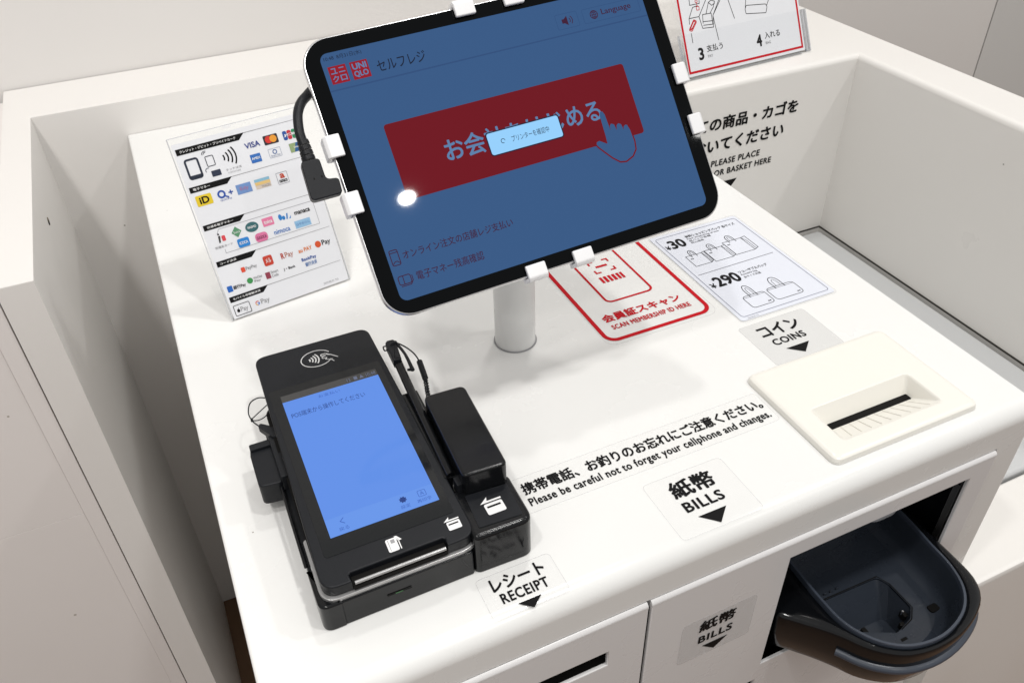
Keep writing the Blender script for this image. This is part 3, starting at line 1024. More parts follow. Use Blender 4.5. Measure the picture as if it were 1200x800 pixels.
# ---- stand with eight clips
post_xy = (0.2183, 0.4945)
st = thing('tablet_stand', 'white cylindrical post with eight white clips gripping the tablet', 'tablet stand', Matrix.Translation((*post_xy, 0)))
circ = lambda r, z, k=40: [(post_xy[0] + r * math.cos(2 * math.pi * i / k), post_xy[1] + r * math.sin(2 * math.pi * i / k), z) for i in range(k)]
loft('post', [circ(0.0164, 0.0006), circ(0.0164, 0.150), circ(0.0158, 0.192), circ(0.014, 0.198)], M_post, st, frame=WF)
loft('base_ring', [circ(0.0176, 0.0001), circ(0.0176, 0.0005), circ(0.0162, 0.0005)], M_greyi, st, cap1=False, frame=WF)
prism('mount_plate', rr(-0.052, 0.052, -0.052, 0.052, 0.012), -0.0115, -0.0068, M_clip, st, 0.001, 2, frame=F_tab)
box('tilt_bracket', -0.016, 0.016, -0.018, 0.034, -0.030, -0.0118, M_clip, st, 0.002, 2, frame=F_tab)
clips = [('l', 23.0), ('l', -13.2), ('r', 11.6), ('r', -24.6), ('b', -23.0), ('b', 11.2), ('t', -14.0), ('t', 20.4)]
for side, c in clips:
    c *= 0.001
    # profile across the tablet edge: (distance outwards from the tablet edge, height)
    prof = [(-0.0072, 0.0006), (-0.0072, 0.0034), (0.0012, 0.0040), (0.0036, 0.0020), (0.0036, -0.0090), (-0.0040, -0.0112), (-0.0040, -0.0068), (0.0006, -0.0066), (0.0006, 0.0006)]
    edge = 0.1240 if side in 'lr' else 0.0894
    hw = 0.0070
    bm = bmesh.new()
    ra, rb = [], []
    for d, h in prof:
        for lst, w in ((ra, -hw), (rb, hw)):
            q = {'l': (-(edge + d), c + w, h), 'r': (edge + d, c + w, h), 'b': (c + w, -(edge + d), h), 't': (c + w, edge + d, h)}[side]
            lst.append(bm.verts.new(q))
    n = len(prof)
    bm.faces.new(ra)
    bm.faces.new(rb[::-1])
    for i in range(n):
        bm.faces.new((ra[i], rb[i], rb[(i + 1) % n], ra[(i + 1) % n]))
    bmesh.ops.recalc_face_normals(bm, faces=bm.faces)
    es = [e for e in bm.edges if e.calc_face_angle(0) > 0.5]
    bmesh.ops.bevel(bm, geom=es, offset=0.0009, segments=3, profile=0.5, affect='EDGES', clamp_overlap=True)
    # round the two visible pad corners
    me = bm_mesh('clip', bm)
    smooth_by_angle(me, 45)
    link('clip', me, M_clip, st, frame=F_tab)
    e2 = edge - 0.004
    a = {'l': (-e2, c), 'r': (e2, c), 'b': (c, -e2), 't': (c, e2)}[side]
    b = (a[0] * 0.30, c if side in 'lr' else a[1] * 0.42) if side in 'lr' else (c, a[1] * 0.42)
    tube('arm', [(a[0], a[1], -0.0092), (b[0], b[1], -0.0092)], 0.0024, M_clip, st, 8, frame=F_tab, sub=1)

# ---- charging cable
cb = thing('charging_cable', 'black angled plug and cable at the left edge of the tablet', 'cable', F_tab @ Matrix.Translation((-0.135, 0, -0.004)))
plug = round_poly([(-0.1452, -0.0052), (-0.1256, -0.0052), (-0.1250, 0.0046), (-0.1325, 0.0056), (-0.1325, 0.0190), (-0.1440, 0.0195)], [0.0032, 0.0025, 0.0025, 0.003, 0.0025, 0.0025])
prism('plug', plug, -0.0078, 0.0010, M_blackm, cb, 0.0008, 3, frame=F_tab, bottom=True)
for i in range(4):
    tube('strain_relief', [(-0.1383 + i * 0.0001, 0.0200 + i * 0.0032, -0.0034), (-0.1383, 0.0224 + i * 0.0032, -0.0034)], 0.0043 - i * 0.0002, M_blackm, cb, 12, frame=F_tab, sub=1)
tube('cord', [(-0.1383, 0.031, -0.0034), (-0.1381, 0.039, -0.0036), (-0.1345, 0.051, -0.006), (-0.1265, 0.060, -0.012), (-0.112, 0.066, -0.020), (-0.08, 0.05, -0.026), (-0.045, 0.02, -0.026), (-0.018, 0.0, -0.022)], 0.0031, M_blackm, cb, 10, frame=F_tab)
flat('plug_mark', [ell(-139.4, 7.4, 0.5, 0.7, k=10), ell(-134.6, 7.6, 0.5, 0.7, k=10)], 1.1, M_gap, cb, F_tab)

# ================================================================== PAYMENT TERMINAL
tm = thing('payment_terminal', 'black card payment terminal with lit blue touchscreen on the worktop', 'payment terminal', Matrix.Translation((0.06, 0.40, 0)))
SL = math.atan(0.061)
F_slab = frame_of((0, 0.302, 0.033), (1, 0, 0), (0, math.cos(SL), math.sin(SL)))   # y measured from the front edge


def sy(y):
    return y - 0.302


# base housing
prism('base', round_poly([(0.0088, 0.298), (0.1010, 0.2985), (0.1010, 0.455), (0.0100, 0.455)], [0.0105, 0.002, 0.003, 0.003], 8), 0.0006, 0.0205, M_blackm, tm, 0.0012, 3, frame=WF)
prism('base_corner', round_poly([(0.0082, 0.2974), (0.0208, 0.2974), (0.0208, 0.306), (0.0120, 0.318), (0.0082, 0.330)], [0.0105, 0.0005, 0.001, 0.002, 0.001], 8), 0.0008, 0.0222, M_black, tm, 0.0016, 3, frame=WF)
prism('front_panel', [(0.0215, 0.2978), (0.0995, 0.2982), (0.0995, 0.301), (0.0215, 0.301)], 0.0016, 0.0212, M_black, tm, 0.0006, 2, frame=WF)
tube('side_rail', [(0.0086, 0.330, 0.0215), (0.0092, 0.395, 0.0255)], 0.0011, M_black, tm, 8, frame=WF, sub=1)
flat('led_slit', [[(46.6, 11.4), (61.4, 11.2), (61.4, 12.3), (46.6, 12.5)]], 0.2, M_gap, tm, frame_of((0, 0.2977, 0), (1, 0, 0), (0, 0, 1)))
flat('led', [[(51.5, 11.5), (56.0, 11.45), (56.0, 12.1), (51.5, 12.2)]], 0.3, M_green, tm, frame_of((0, 0.2977, 0), (1, 0, 0), (0, 0, 1)))
slab_pts = [(0.0125, sy(0.3003)), (0.1047, sy(0.3003)), (0.1016, sy(0.5055)), (0.0178, sy(0.5055))]
# silver trim under the slab
tr_pts = [(0.0108, sy(0.2984)), (0.1068, sy(0.2984)), (0.1050, sy(0.345)), (0.0112, sy(0.345))]
prism('silver_trim', round_poly(tr_pts, [0.0105, 0.0125, 0.002, 0.002], 8), -0.0118, -0.0088, M_trim, tm, 0.0008, 2, frame=F_slab)
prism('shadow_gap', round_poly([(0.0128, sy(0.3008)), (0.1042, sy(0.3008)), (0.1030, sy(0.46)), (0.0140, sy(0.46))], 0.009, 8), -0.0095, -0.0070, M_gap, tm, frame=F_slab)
# slab with the card slot notch in its front edge
o = round_poly(slab_pts, [0.0100, 0.0105, 0.0085, 0.0085], 8)
i0 = next(i for i in range(len(o)) if o[i][0] > 0.03)
notch = [(0.0292, sy(0.3003)), (0.0288, sy(0.3050)), (0.0300, sy(0.3062)), (0.0852, sy(0.3062)), (0.0866, sy(0.3050)), (0.0864, sy(0.3003))]
slab_o = o[:i0] + notch + o[i0:]
prism('slab', slab_o, -0.0078, 0.0, M_blackm, tm, 0.0011, 3, frame=F_slab)
box('card_slot', 0.0296, 0.0860, sy(0.2992), sy(0.3060), -0.0074, -0.0042, M_gap, tm, frame=F_slab)
tube('slot_bar', [(0.0308, sy(0.3000), -0.0020), (0.0850, sy(0.3000), -0.0020)], 0.0011, M_trim, tm, 10, frame=F_slab, sub=1)
prism('display_glass', rr(0.0195, 0.0985, sy(0.3205), sy(0.4665), 0.0022), -0.0002, 0.00025, M_glassy, tm, frame=F_slab)
M_tscr = glow('terminal_screen_blue', (102, 150, 240), 0.92, 0.06)
M_tbar = glow('terminal_screen_pale', (108, 156, 242), 0.92, 0.06)
M_tink = glow('terminal_screen_ink', (66, 104, 196), 0.9, 0.06)
M_tdark = glow('terminal_screen_dark', (44, 70, 140), 0.9, 0.06)
ts = flat('screen', [[(26.2, 30.6), (93.6, 30.6), (93.6, 150.6), (26.2, 150.6)]], 0.33, M_tscr, tm, F_slab)
flat('status_bar', [[(26.2, 150.6), (93.6, 150.6), (93.6, 157.0), (26.2, 157.0)]], 0.34, mat('status_bar_grey', (0.05, 0.05, 0.05), 0.12), ts, F_slab)
flat('nav_bar', [[(26.2, 30.6), (93.6, 30.6), (93.6, 44.0), (26.2, 44.0)]], 0.4, M_tbar, ts, F_slab)
text('12  ■ ▲ 10:48', (72, 92.5, 152.0, 155.4), 0.45, ink(110, 120, 150), ts, 0, F_slab)
text('お支払い', (50, 65, 145.0, 148.0), 0.45, M_tink, ts, 0, F_slab)
text('POS端末から操作してください', (29.0, 79.5, 133.4, 138.6), 0.45, M_tdark, ts, 0.0, F_slab)
text('設定', (70.5, 76.5, 33.0, 35.8), 0.5, M_tink, ts, 0, F_slab)
text('再印字', (81.0, 90.0, 33.0, 35.8), 0.5, M_tink, ts, 0, F_slab)
text('戻る', (32.5, 38.5, 33.0, 35.8), 0.5, M_tink, ts, 0, F_slab)
gear = []
for k in range(16):
    a = 2 * math.pi * k / 16
    gear.append((73.5 + (2.6 if k % 2 else 1.8) * math.cos(a), 39.6 + (2.6 if k % 2 else 1.8) * math.sin(a)))
flat('gear_icon', [gear], 0.5, M_tdark, ts, F_slab)
flat('frame_icon', ribbon(rr(83.2, 88.0, 37.4, 42.0, 0.6, 3), 0.35, True) + ribbon([(84.6, 38.4), (85.6, 41.0), (86.6, 38.4)], 0.4) + ribbon([(85.0, 39.3), (86.2, 39.3)], 0.3), 0.5, M_tink, ts, F_slab)
flat('back_icon', ribbon([(37.0, 42.0), (34.6, 39.8), (37.0, 37.6)], 0.5), 0.5, M_tink, ts, F_slab)
# contactless mark
nf = ribbon(ell(58.8, 185.0, 11.0, 8.4, 25, 330, 40), 0.7)
for k, rad in enumerate((2.2, 4.3, 6.4, 8.5)):
    nf += ribbon(ell(51.8, 184.8, rad, rad * 0.95, -38, 38, 8), 1.0)
nf += ribbon([(73.4, 180.6), (69.6, 184.6), (66.0, 187.6), (62.6, 187.8)], 0.7) + ribbon([(62.6, 187.8), (62.4, 186.2), (65.8, 185.6)], 0.7) + ribbon([(65.8, 185.6), (62.6, 184.6), (63.0, 183.0), (66.0, 183.2)], 0.6) + ribbon([(66.0, 183.2), (64.6, 181.6), (66.0, 180.8), (69.4, 180.0)], 0.6) + ribbon([(69.8, 177.4), (68.0, 180.2)], 0.6) + ribbon([(66.0, 187.6), (66.8, 186.0), (69.0, 184.8)], 0.5)
flat('contactless_mark', nf, 0.15, M_silver, tm, F_slab)
# insert-card icons
flat('chip_card_icon', [rr(54.2, 60.6, 7.0, 16.2, 1.0, 4)], 0.15, M_white, tm, F_slab)
flat('chip_icon_mark', [[(57.0, 12.6), (59.4, 12.6), (59.4, 15.2), (57.0, 15.2)]] + ribbon([(55.6, 7.6), (55.6, 15.6)], 0.3), 0.25, M_greyi, tm, F_slab)
flat('chip_arrow_icon', ribbon([(61.6, 7.2), (61.6, 15.0)], 0.6) + [[(61.3, 13.0), (63.6, 13.4), (61.3, 16.8), (59.8, 16.8)]], 0.15, M_white, tm, F_slab)


def swipe_icon(x, y, s, fr, z, p):
    """card with a dark stripe under a left-pointing arrow"""
    flat('card_icon', [[(a * s + x, b * s + y) for a, b in rr(-5.0, 5.0, -5.6, 1.8, 1.0, 4)]], z, M_white, p, fr)
    flat('card_icon_stripe', [[(a * s + x, b * s + y) for a, b in ((-3.8, -1.2), (3.6, -1.2), (3.6, 0.0), (-3.8, 0.0))]], z + 0.1, M_ink, p, fr)
    flat('arrow_icon', [[(a * s + x, b * s + y) for a, b in ((-6.4, 2.6), (5.2, 2.6), (5.2, 3.7), (-2.4, 3.7), (-1.6, 6.2))]], z, M_white, p, fr)


swipe_icon(95.0, 11.4, 0.82, F_slab, 0.15, tm)

# stylus channel and printer block
prism('stylus_channel', round_poly([(0.1022, 0.346), (0.1132, 0.343), (0.1148, 0.432), (0.1030, 0.432)], 0.0015, 4), 0.0006, 0.0365, M_black, tm, 0.0012, 2, frame=WF)
prism('printer_block', round_poly([(0.1090, 0.3302), (0.1376, 0.3285), (0.1408, 0.4072), (0.1122, 0.4084)], [0.004, 0.004, 0.005, 0.004], 5), 0.0006, 0.0505, M_black, tm, 0.0018, 4, frame=WF)
rd = prism('card_reader', round_poly([(0.1014, 0.2974), (0.1398, 0.2966), (0.1405, 0.336), (0.1020, 0.338)], [0.0045, 0.0078, 0.004, 0.004], 6), 0.0006, 0.0330, M_black, tm, 0.0030, 5, frame=WF)
prism('reader_face', round_poly([(0.1075, 0.3035), (0.1350, 0.3020), (0.1362, 0.3280), (0.1090, 0.3298)], 0.001, 3), 0.0330, 0.0334, M_blackm, rd, frame=WF)
swipe_icon(122.2, 316.0, 1.18, Matrix.Translation((0, 0, 0.0334)), 0.15, rd)
prism('reader_corner', round_poly([(0.1048, 0.3000), (0.1075, 0.3000), (0.1110, 0.345), (0.1065, 0.345)], 0.001, 3), 0.018, 0.0300, M_trim, tm, 0.0005, 2, frame=WF)
box('printer_hinge', 0.1060, 0.1115, 0.334, 0.3415, 0.0300, 0.0400, M_blackm, tm, 0.001, 2, frame=WF)
# side magnetic reader on the left
prism('side_reader', round_poly([(-0.0036, 0.3965), (0.0112, 0.3945), (0.0145, 0.4330), (0.0040, 0.4348), (-0.0022, 0.4340), (-0.0034, 0.4260)], [0.004, 0.003, 0.003, 0.003, 0.003, 0.003], 5), 0.013, 0.0295, M_blackm, tm, 0.0010, 3, frame=WF)
box('reader_tab', -0.0025, 0.0125, 0.4285, 0.4345, 0.0285, 0.0318, M_blackm, tm, 0.001, 2, frame=WF)
prism('cord_anchor', round_poly([(0.0068, 0.4460), (0.0085, 0.4490), (0.0185, 0.4395), (0.0175, 0.4300), (0.0135, 0.4320)], 0.0012, 3), 0.0300, 0.0345, M_blackm, tm, 0.0004, 2, frame=WF)
box('anchor_arm', 0.0105, 0.0165, 0.395, 0.436, 0.0150, 0.0330, M_blackm, tm, 0.001, 2, frame=WF)
tube('cord_loop', [(0.0076, 0.4475, 0.033), (0.0045, 0.4535, 0.034), (0.0035, 0.4615, 0.035), (0.0065, 0.4700, 0.036), (0.0125, 0.4730, 0.036), (0.0185, 0.4710, 0.035)], 0.00045, M_blackm, tm, 6, frame=WF)
tube('cord_loop', [(0.0042, 0.4555, 0.034), (0.0100, 0.4590, 0.035), (0.0180, 0.4640, 0.036)], 0.0004, M_blackm, tm, 6, frame=WF)
tube('cord_loop', [(0.0040, 0.4545, 0.034), (0.0080, 0.4515, 0.035), (0.0130, 0.4530, 0.035), (0.0180, 0.4575, 0.036)], 0.0004, M_blackm, tm, 6, frame=WF)
tube('cord_knot', [(0.0042, 0.4535, 0.034), (0.0044, 0.4560, 0.034)], 0.0009, M_blackm, tm, 6, frame=WF, sub=1)

# ---- stylus
sp = thing('stylus_pen', 'black stylus with clip lying in the groove beside the terminal', 'stylus', Matrix.Translation((0.109, 0.41, 0.04)))
tube('barrel', [(0.1063, 0.3490, 0.0372), (0.1066, 0.3510, 0.0374), (0.1090, 0.420, 0.0400), (0.1114, 0.478, 0.0440)], [0.0022, 0.0030, 0.0031, 0.0031], M_black, sp, 12, frame=WF, sub=4)
prism('cap', round_poly([(0.1070, 0.4560), (0.1128, 0.4555), (0.1155, 0.4765), (0.1145, 0.4795), (0.1095, 0.4800), (0.1078, 0.4780)], 0.0012, 4), 0.0405, 0.0480, M_blackm, sp, 0.0015, 3, frame=WF)
tube('clip', [(0.1150, 0.4770, 0.0465), (0.1168, 0.4600, 0.0470), (0.1165, 0.4430, 0.0450)], [0.0012, 0.0011, 0.0015], M_blackm, sp, 8, frame=WF, sub=3)
tube('clip_tip', [(0.1165, 0.4440, 0.0450), (0.1135, 0.4460, 0.0440)], [0.0014, 0.0008], M_blackm, sp, 8, frame=WF, sub=1)
tube('cord', [(0.1085, 0.4770, 0.0450), (0.1058, 0.4770, 0.0450), (0.1055, 0.4725, 0.0450), (0.1080, 0.4720, 0.0460), (0.1130, 0.4735, 0.0490), (0.1200, 0.4725, 0.0440), (0.1250, 0.4660, 0.0400), (0.1265, 0.4580, 0.0370)], 0.00055, M_blackm, sp, 6, frame=WF)
tube('cord_sleeve', [(0.1264, 0.4590, 0.0372), (0.1245, 0.4420, 0.0350)], 0.0022, M_blackm, sp, 10, frame=WF, sub=1)
coil = []
for k in range(97):
    t = k / 96
    cx_, cy_, cz_ = 0.1245 - 0.0065 * t, 0.4420 - 0.027 * t, 0.0350 - 0.006 * t
    a = 2 * math.pi * 12 * t
    coil.append((cx_ + 0.0013 * math.cos(a), cy_, cz_ + 0.0013 * math.sin(a)))
tube('cord_coil', coil, 0.0006, M_blackm, sp, 5, frame=WF, sub=1)

# ================================================================== PAYMENT METHODS SIGN
F_sg = frame_of((0.0138, 0.6234, 0.0), (0.98905036, 0.14757841, 0), (-0.06057869, 0.40599011, 0.91186745))
sg = thing('payment_methods_sign', 'leaning clear acrylic sign with rows of payment logos', 'sign', F_sg)
prism('acrylic_sheet', rr(0, 0.1088, 0.0008, 0.1552, 0.0012), -0.0012, 0.0012, M_acr, sg)
for a, b, c, d in ((0, 0.1088, 0.1546, 0.1552), (0, 0.0006, 0.001, 0.1546), (0.1082, 0.1088, 0.001, 0.1546)):
    box('acrylic_edge', a, b, c, d, -0.0013, 0.0013, M_acre, sg)
prism('paper_insert', rr(0.0016, 0.1070, 0.0018, 0.1500, 0.001), 0.0013, 0.00155, M_paper, sg)
# foot plate behind
F_ft = frame_of((0.0138, 0.6234, 0.0), (0.98905036, 0.14757841, 0), (-0.14757841, 0.98905036, 0))
prism('acrylic_foot', rr(0, 0.1088, 0.002, 0.062, 0.002), 0.0002, 0.0024, M_acr, sg, frame=F_ft)
flat('tape_glint', [rr(45, 52, 152.2, 154.4, 0.8, 3)], 1.6, M_white, sg)


def P(name, polys, m, z=1.75):
    return flat(name, polys, z, m, sg)


def PT(s_, b, m, bold=0.0, z=1.85):
    return text(s_, b, z, m, sg, bold)


ribs = [(60.0, 145.8, 140.9, 'クレジット・デビット・プリペイドカード', 50), (39.2, 114.8, 110.2, '電子マネー', 15), (39.0, 83.0, 78.4, '交通系電子マネー', 24), (38.2, 51.8, 47.2, 'コード決済', 15), (37.6, 20.5, 15.8, 'モバイル非接触決済', 26)]
for x1, yt, yb, t_, w in ribs:
    P('ribbon_header', [[(3.4, yb), (x1 - 5.5, yb), (x1, yt), (3.4, yt)]], M_ink)
    P('rule_line', [[(x1 - 0.4, yt - 0.5), (105, yt - 0.3), (105, yt), (x1 - 0.2, yt)]], M_greyi)
    PT(t_, (6.2, 6.2 + w * 0.92, yb + 1.3, yt - 1.3), M_white, 0.01)
# row 1
P('phone_pictogram', ribbon(rr(7.4, 17.4, 120.8, 136.0, 1.6, 4), 1.6, True) + [[(7.6, 121), (17.2, 121), (17.2, 123.4), (7.6, 123.4)]], ink(30, 40, 60))
P('card_pictogram', ribbon(rr(23.6, 30.0, 127.0, 135.0, 0.8, 3), 0.6, True) + ribbon(ell(24.6, 137.4, 2.4, 2.0, 60, 200, 8), 0.5) + ribbon(ell(24.6, 137.4, 1.2, 1.0, 60, 200, 6), 0.5), ink(40, 45, 60))
P('card_pictogram', [rr(24.6, 32.2, 118.2, 123.0, 0.5, 3)] + ribbon(ell(23.0, 124.0, 2.2, 2.0, 60, 210, 8), 0.5), ink(35, 45, 70))
wv = []
for k in range(4):
    wv += ribbon(ell(34.2, 130.6, 4.2 + 3.2 * k, 4.0 + 3.0 * k, -32, 32, 8), 1.2)
P('contactless_pictogram', wv, M_ink)
PT('タッチ決済', (36.4, 49.6, 119.6, 121.6), M_greyi)
PT('CONTACTLESS', (37.4, 48.0, 117.4, 118.6), M_greyi)
PT('VISA', (57.2, 70.0, 132.4, 137.0), ink(25, 52, 140), 0.02)
P('card_logo', [rr(73.6, 86.0, 131.2, 138.8, 0.8, 3)], ink(35, 30, 40))
P('card_logo_circle', [ell(77.8, 135.2, 3.0, 3.0)], ink(215, 50, 40), 1.85)
P('card_logo_circle', [ell(81.8, 135.2, 3.0, 3.0)], ink(240, 160, 50), 1.95)
for k, c in enumerate(((30, 80, 160), (200, 40, 60), (40, 140, 90))):
    P('card_logo', [rr(90.6 + k * 3.9, 94.1 + k * 3.9, 131.0, 138.6, 1.2, 3)], ink(*c))
PT('JCB', (91.2, 101.6, 133.6, 136.0), M_white, 0.03)
P('card_logo', [rr(58.6, 67.4, 120.0, 127.0, 0.4, 3)], ink(45, 110, 190))
PT('AMEX', (59.4, 66.6, 122.6, 124.6), M_white, 0.02)
P('card_logo', ribbon(rr(74.6, 85.0, 120.2, 127.4, 0.4, 3), 0.3, True), ink(150, 160, 180))
P('card_logo_circle', ribbon(ell(79.8, 124.6, 1.6, 1.6), 0.7, True), ink(60, 100, 160))
PT('Diners Club', (75.8, 83.8, 121.0, 122.4), ink(90, 110, 150))
P('card_logo', [rr(93.0, 103.8, 120.0, 127.4, 0.4, 3)], ink(40, 95, 150))
P('card_logo_band', [[(93.0, 120.0), (96.4, 120.0), (99.0, 127.4), (93.0, 127.4)]], ink(150, 170, 120), 1.85)
PT('UnionPay', (96.6, 103.4, 122.6, 124.8), M_white, 0.02)
# row 2
P('emoney_logo', [rr(5.4, 18.4, 98.4, 107.0, 1.0, 3)], ink(235, 205, 40))
PT('iD', (8.0, 16.0, 100.0, 105.6), M_ink, 0.03)
P('emoney_logo', ribbon(ell(26.4, 103.2, 2.6, 2.6), 1.5, True) + ribbon([(29.0, 101.0), (31.6, 99.6)], 1.2) + ribbon([(32.2, 103.0), (36.0, 103.0)], 1.0) + ribbon([(34.1, 101.2), (34.1, 104.8)], 1.0), ink(30, 80, 170))
PT('QUICPay', (24.0, 33.6, 97.4, 99.2), ink(30, 80, 170))
P('emoney_logo', [rr(39.2, 51.8, 98.8, 106.8, 0.3, 3)], ink(115, 150, 205))
PT('Edy', (42.0, 49.4, 100.8, 104.6), ink(170, 130, 170), 0.02)
P('emoney_logo', [[(55.2, 98.8), (68.2, 98.8), (68.2, 106.8), (55.2, 106.8)]], ink(220, 205, 190))
P('emoney_logo_band', [[(55.2, 104.4), (68.2, 104.4), (68.2, 106.8), (55.2, 106.8)]], ink(140, 190, 215), 1.85)
P('emoney_logo_band', [[(55.2, 101.8), (68.2, 101.8), (68.2, 104.4), (55.2, 104.4)]], ink(235, 200, 130), 1.85)
PT('WAON', (60.0, 67.4, 99.2, 101.4), M_greyi, 0.01)
P('emoney_logo', ribbon(rr(74.4, 83.8, 97.6, 107.0, 0.4, 3), 0.35, True), ink(150, 150, 160))
PT('a', (77.2, 81.4, 102.2, 106.0), ink(200, 70, 40), 0.03)
PT('nanaco', (75.6, 82.6, 98.8, 101.2), M_ink, 0.02)
# row 3
P('box_outline', ribbon([(12.0, 73.2), (14.4, 77.0), (97.6, 77.0), (97.6, 56.6), (14.0, 56.6), (14.0, 60.0)], 0.3), ink(150, 150, 155))
P('transit_logo', [[(11.4, 66.0), (12.8, 66.0), (14.0, 71.6), (12.2, 71.6)]] + [ell(12.8, 73.0, 0.8, 0.8, k=10)], ink(60, 60, 60))
P('transit_logo', [rr(14.6, 17.6, 66.6, 71.2, 0.8, 3)], ink(225, 70, 80))
PT('交通系カード', (6.8, 21.6, 61.8, 63.8), M_greyi, 0.01)
P('transit_logo', [[(23.4, 70.6), (27.6, 75.2), (31.8, 70.6), (27.6, 66.0)]], ink(90, 150, 110))
PT('Suica', (25.0, 30.4, 69.6, 71.6), M_white)
P('transit_logo', [ell(41.0, 70.8, 5.6, 4.2)], ink(55, 105, 110))
PT('PASMO', (37.4, 44.6, 69.8, 71.8), M_white, 0.02)
P('transit_logo', [rr(50.4, 60.0, 67.6, 74.6, 0.5, 3)], ink(235, 130, 170))
PT('toica', (51.6, 58.8, 69.6, 72.6), M_white, 0.02)
P('transit_logo', [ell(66.2, 71.4, 1.6, 2.6, k=12), ell(69.0, 70.2, 1.4, 1.8, k=12), [(71.0, 68.4), (72.2, 68.4), (73.4, 73.2), (72.2, 73.2)], [(73.4, 68.2), (74.8, 68.2), (75.6, 70.8)]], ink(40, 130, 205))
PT('manaca', (79.0, 93.0, 69.4, 72.2), M_ink, 0.02)
P('transit_logo', [rr(25.4, 35.4, 57.0, 64.4, 1.4, 4)], ink(40, 135, 215))
PT('ICOCA', (26.8, 34.0, 59.4, 61.8), M_white, 0.02)
P('transit_logo', [rr(40.6, 51.4, 56.6, 64.2, 3.0, 5)], ink(225, 120, 165))
PT('SUGOCA', (41.8, 50.2, 59.0, 61.6), ink(120, 40, 80), 0.02)
PT('nimoca', (57.2, 71.4, 58.6, 62.6), ink(50, 120, 200), 0.01)
P('transit_logo', [[(76.4, 58.0), (90.6, 58.0), (90.6, 64.4), (76.4, 64.4)]], ink(150, 195, 230))
PT('はやかけん', (77.6, 89.6, 60.0, 62.4), ink(60, 110, 180))
# row 4
P('code_pay_logo', [rr(20.6, 24.0, 37.0, 41.2, 0.6, 3)], ink(230, 80, 50))
PT('PayPay', (24.6, 34.2, 37.2, 40.8), M_greyi, 0.015)
P('code_pay_logo', [rr(40.6, 48.6, 35.6, 44.2, 1.4, 4)], ink(205, 65, 45))
PT('メル', (42.4, 47.0, 38.0, 42.0), M_white, 0.02)
PT('R', (56.0, 58.8, 37.2, 42.2), ink(190, 60, 40), 0.03)
PT('Pay', (59.6, 66.8, 36.0, 42.0), ink(190, 120, 100), 0.005)
PT('au PAY', (71.8, 84.2, 37.4, 41.0), ink(235, 130, 60), 0.02)
P('code_pay_logo', [ell(90.2, 39.8, 2.7, 2.9)], ink(220, 85, 40))
PT('Pay', (93.8, 101.6, 36.4, 42.2), M_ink, 0.01)
P('code_pay_logo', [rr(4.6, 9.0, 24.6, 29.8, 0.6, 3)], ink(30, 100, 190))
PT('銀行Pay', (9.6, 20.2, 25.0, 28.8), M_ink, 0.015)
P('code_pay_logo', [ell(24.6, 28.6, 2.5, 2.5)], ink(60, 150, 80))
PT('WeChat', (27.8, 35.6, 28.6, 30.6), M_greyi, 0.02)
PT('Pay', (28.0, 33.6, 25.4, 27.8), M_greyi, 0.02)
P('code_pay_logo', [[(38.4, 25.0), (42.6, 25.0), (42.6, 30.6), (38.4, 30.6)]], ink(150, 60, 80))
PT('Smart', (43.4, 50.0, 28.4, 30.8), M_greyi, 0.01)
PT('Code', (43.4, 49.2, 25.2, 27.6), M_greyi, 0.01)
PT('J・Bank', (54.6, 65.2, 26.6, 29.4), M_ink, 0.015)
PT('BankPay', (72.0, 85.4, 28.8, 32.4), ink(40, 90, 170), 0.03)
PT('銀行決済', (74.0, 84.6, 24.4, 28.0), ink(90, 130, 190), 0.015)
# row 5
P('wallet_frame', ribbon(rr(4.2, 17.8, 3.6, 12.6, 0.8, 3), 0.5, True), M_ink)
P('wallet_logo', [ell(7.4, 7.6, 1.3, 1.5, k=14), [(7.4, 9.3), (8.3, 10.5), (7.9, 9.1)]], M_ink)
PT('Pay', (9.4, 15.6, 5.0, 10.2), M_greyi, 0.005)
P('wallet_logo', ribbon(ell(24.4, 8.4, 1.5, 1.6, 40, 180, 8), 0.7), ink(215, 70, 55))
P('wallet_logo', ribbon(ell(24.4, 8.4, 1.5, 1.6, 180, 270, 6), 0.7), ink(230, 170, 50))
P('wallet_logo', ribbon(ell(24.4, 8.4, 1.5, 1.6, 270, 360, 6) + [(24.4, 8.4)], 0.7), ink(60, 120, 215))
PT('Pay', (27.4, 35.0, 5.4, 10.8), M_greyi, 0.005)
PT('2024.05.01 TG', (84, 98, 4.4, 6.0), M_greyi)

# ================================================================== STEPS SIGN
p0, p1 = Vector((0.5984, 0.8039, LEDGE)), Vector((0.775, 0.8131, LEDGE))
u2 = (p1 - p0).normalized()
F_st = frame_of(p0, u2, (-u2.y * 0.5, u2.x * 0.5, 1))
ss = thing('steps_sign', 'red-bordered step sign in a clear acrylic holder on the ledge', 'sign', F_st)
prism('acrylic_holder', rr(-0.014, 0.1785, 0.0008, 0.150, 0.001), -0.0016, 0.0004, M_acr, ss)
prism('paper_insert', rr(-0.0085, 0.1705, 0.0035, 0.260, 0.001), 0.0005, 0.0008, M_paper, ss)
prism('acrylic_front', rr(-0.014, 0.1785, 0.0008, 0.052, 0.001), 0.0012, 0.0028, M_acr, ss)
for a, b, c, d in ((0.1775, 0.1785, 0.001, 0.052), (0.1725, 0.1733, 0.001, 0.052), (-0.014, -0.0132, 0.001, 0.052), (-0.014, 0.165, 0.0008, 0.0016)):
    box('acrylic_edge', a, b, c, d, -0.0017, 0.0029, M_acre, ss)
prism('acrylic_foot', rr(-0.014, 0.1785, 0.002, 0.070, 0.002), 0.0002, 0.0022, M_acr, ss, frame=frame_of(p0, u2, (-u2.y, u2.x, 0)))
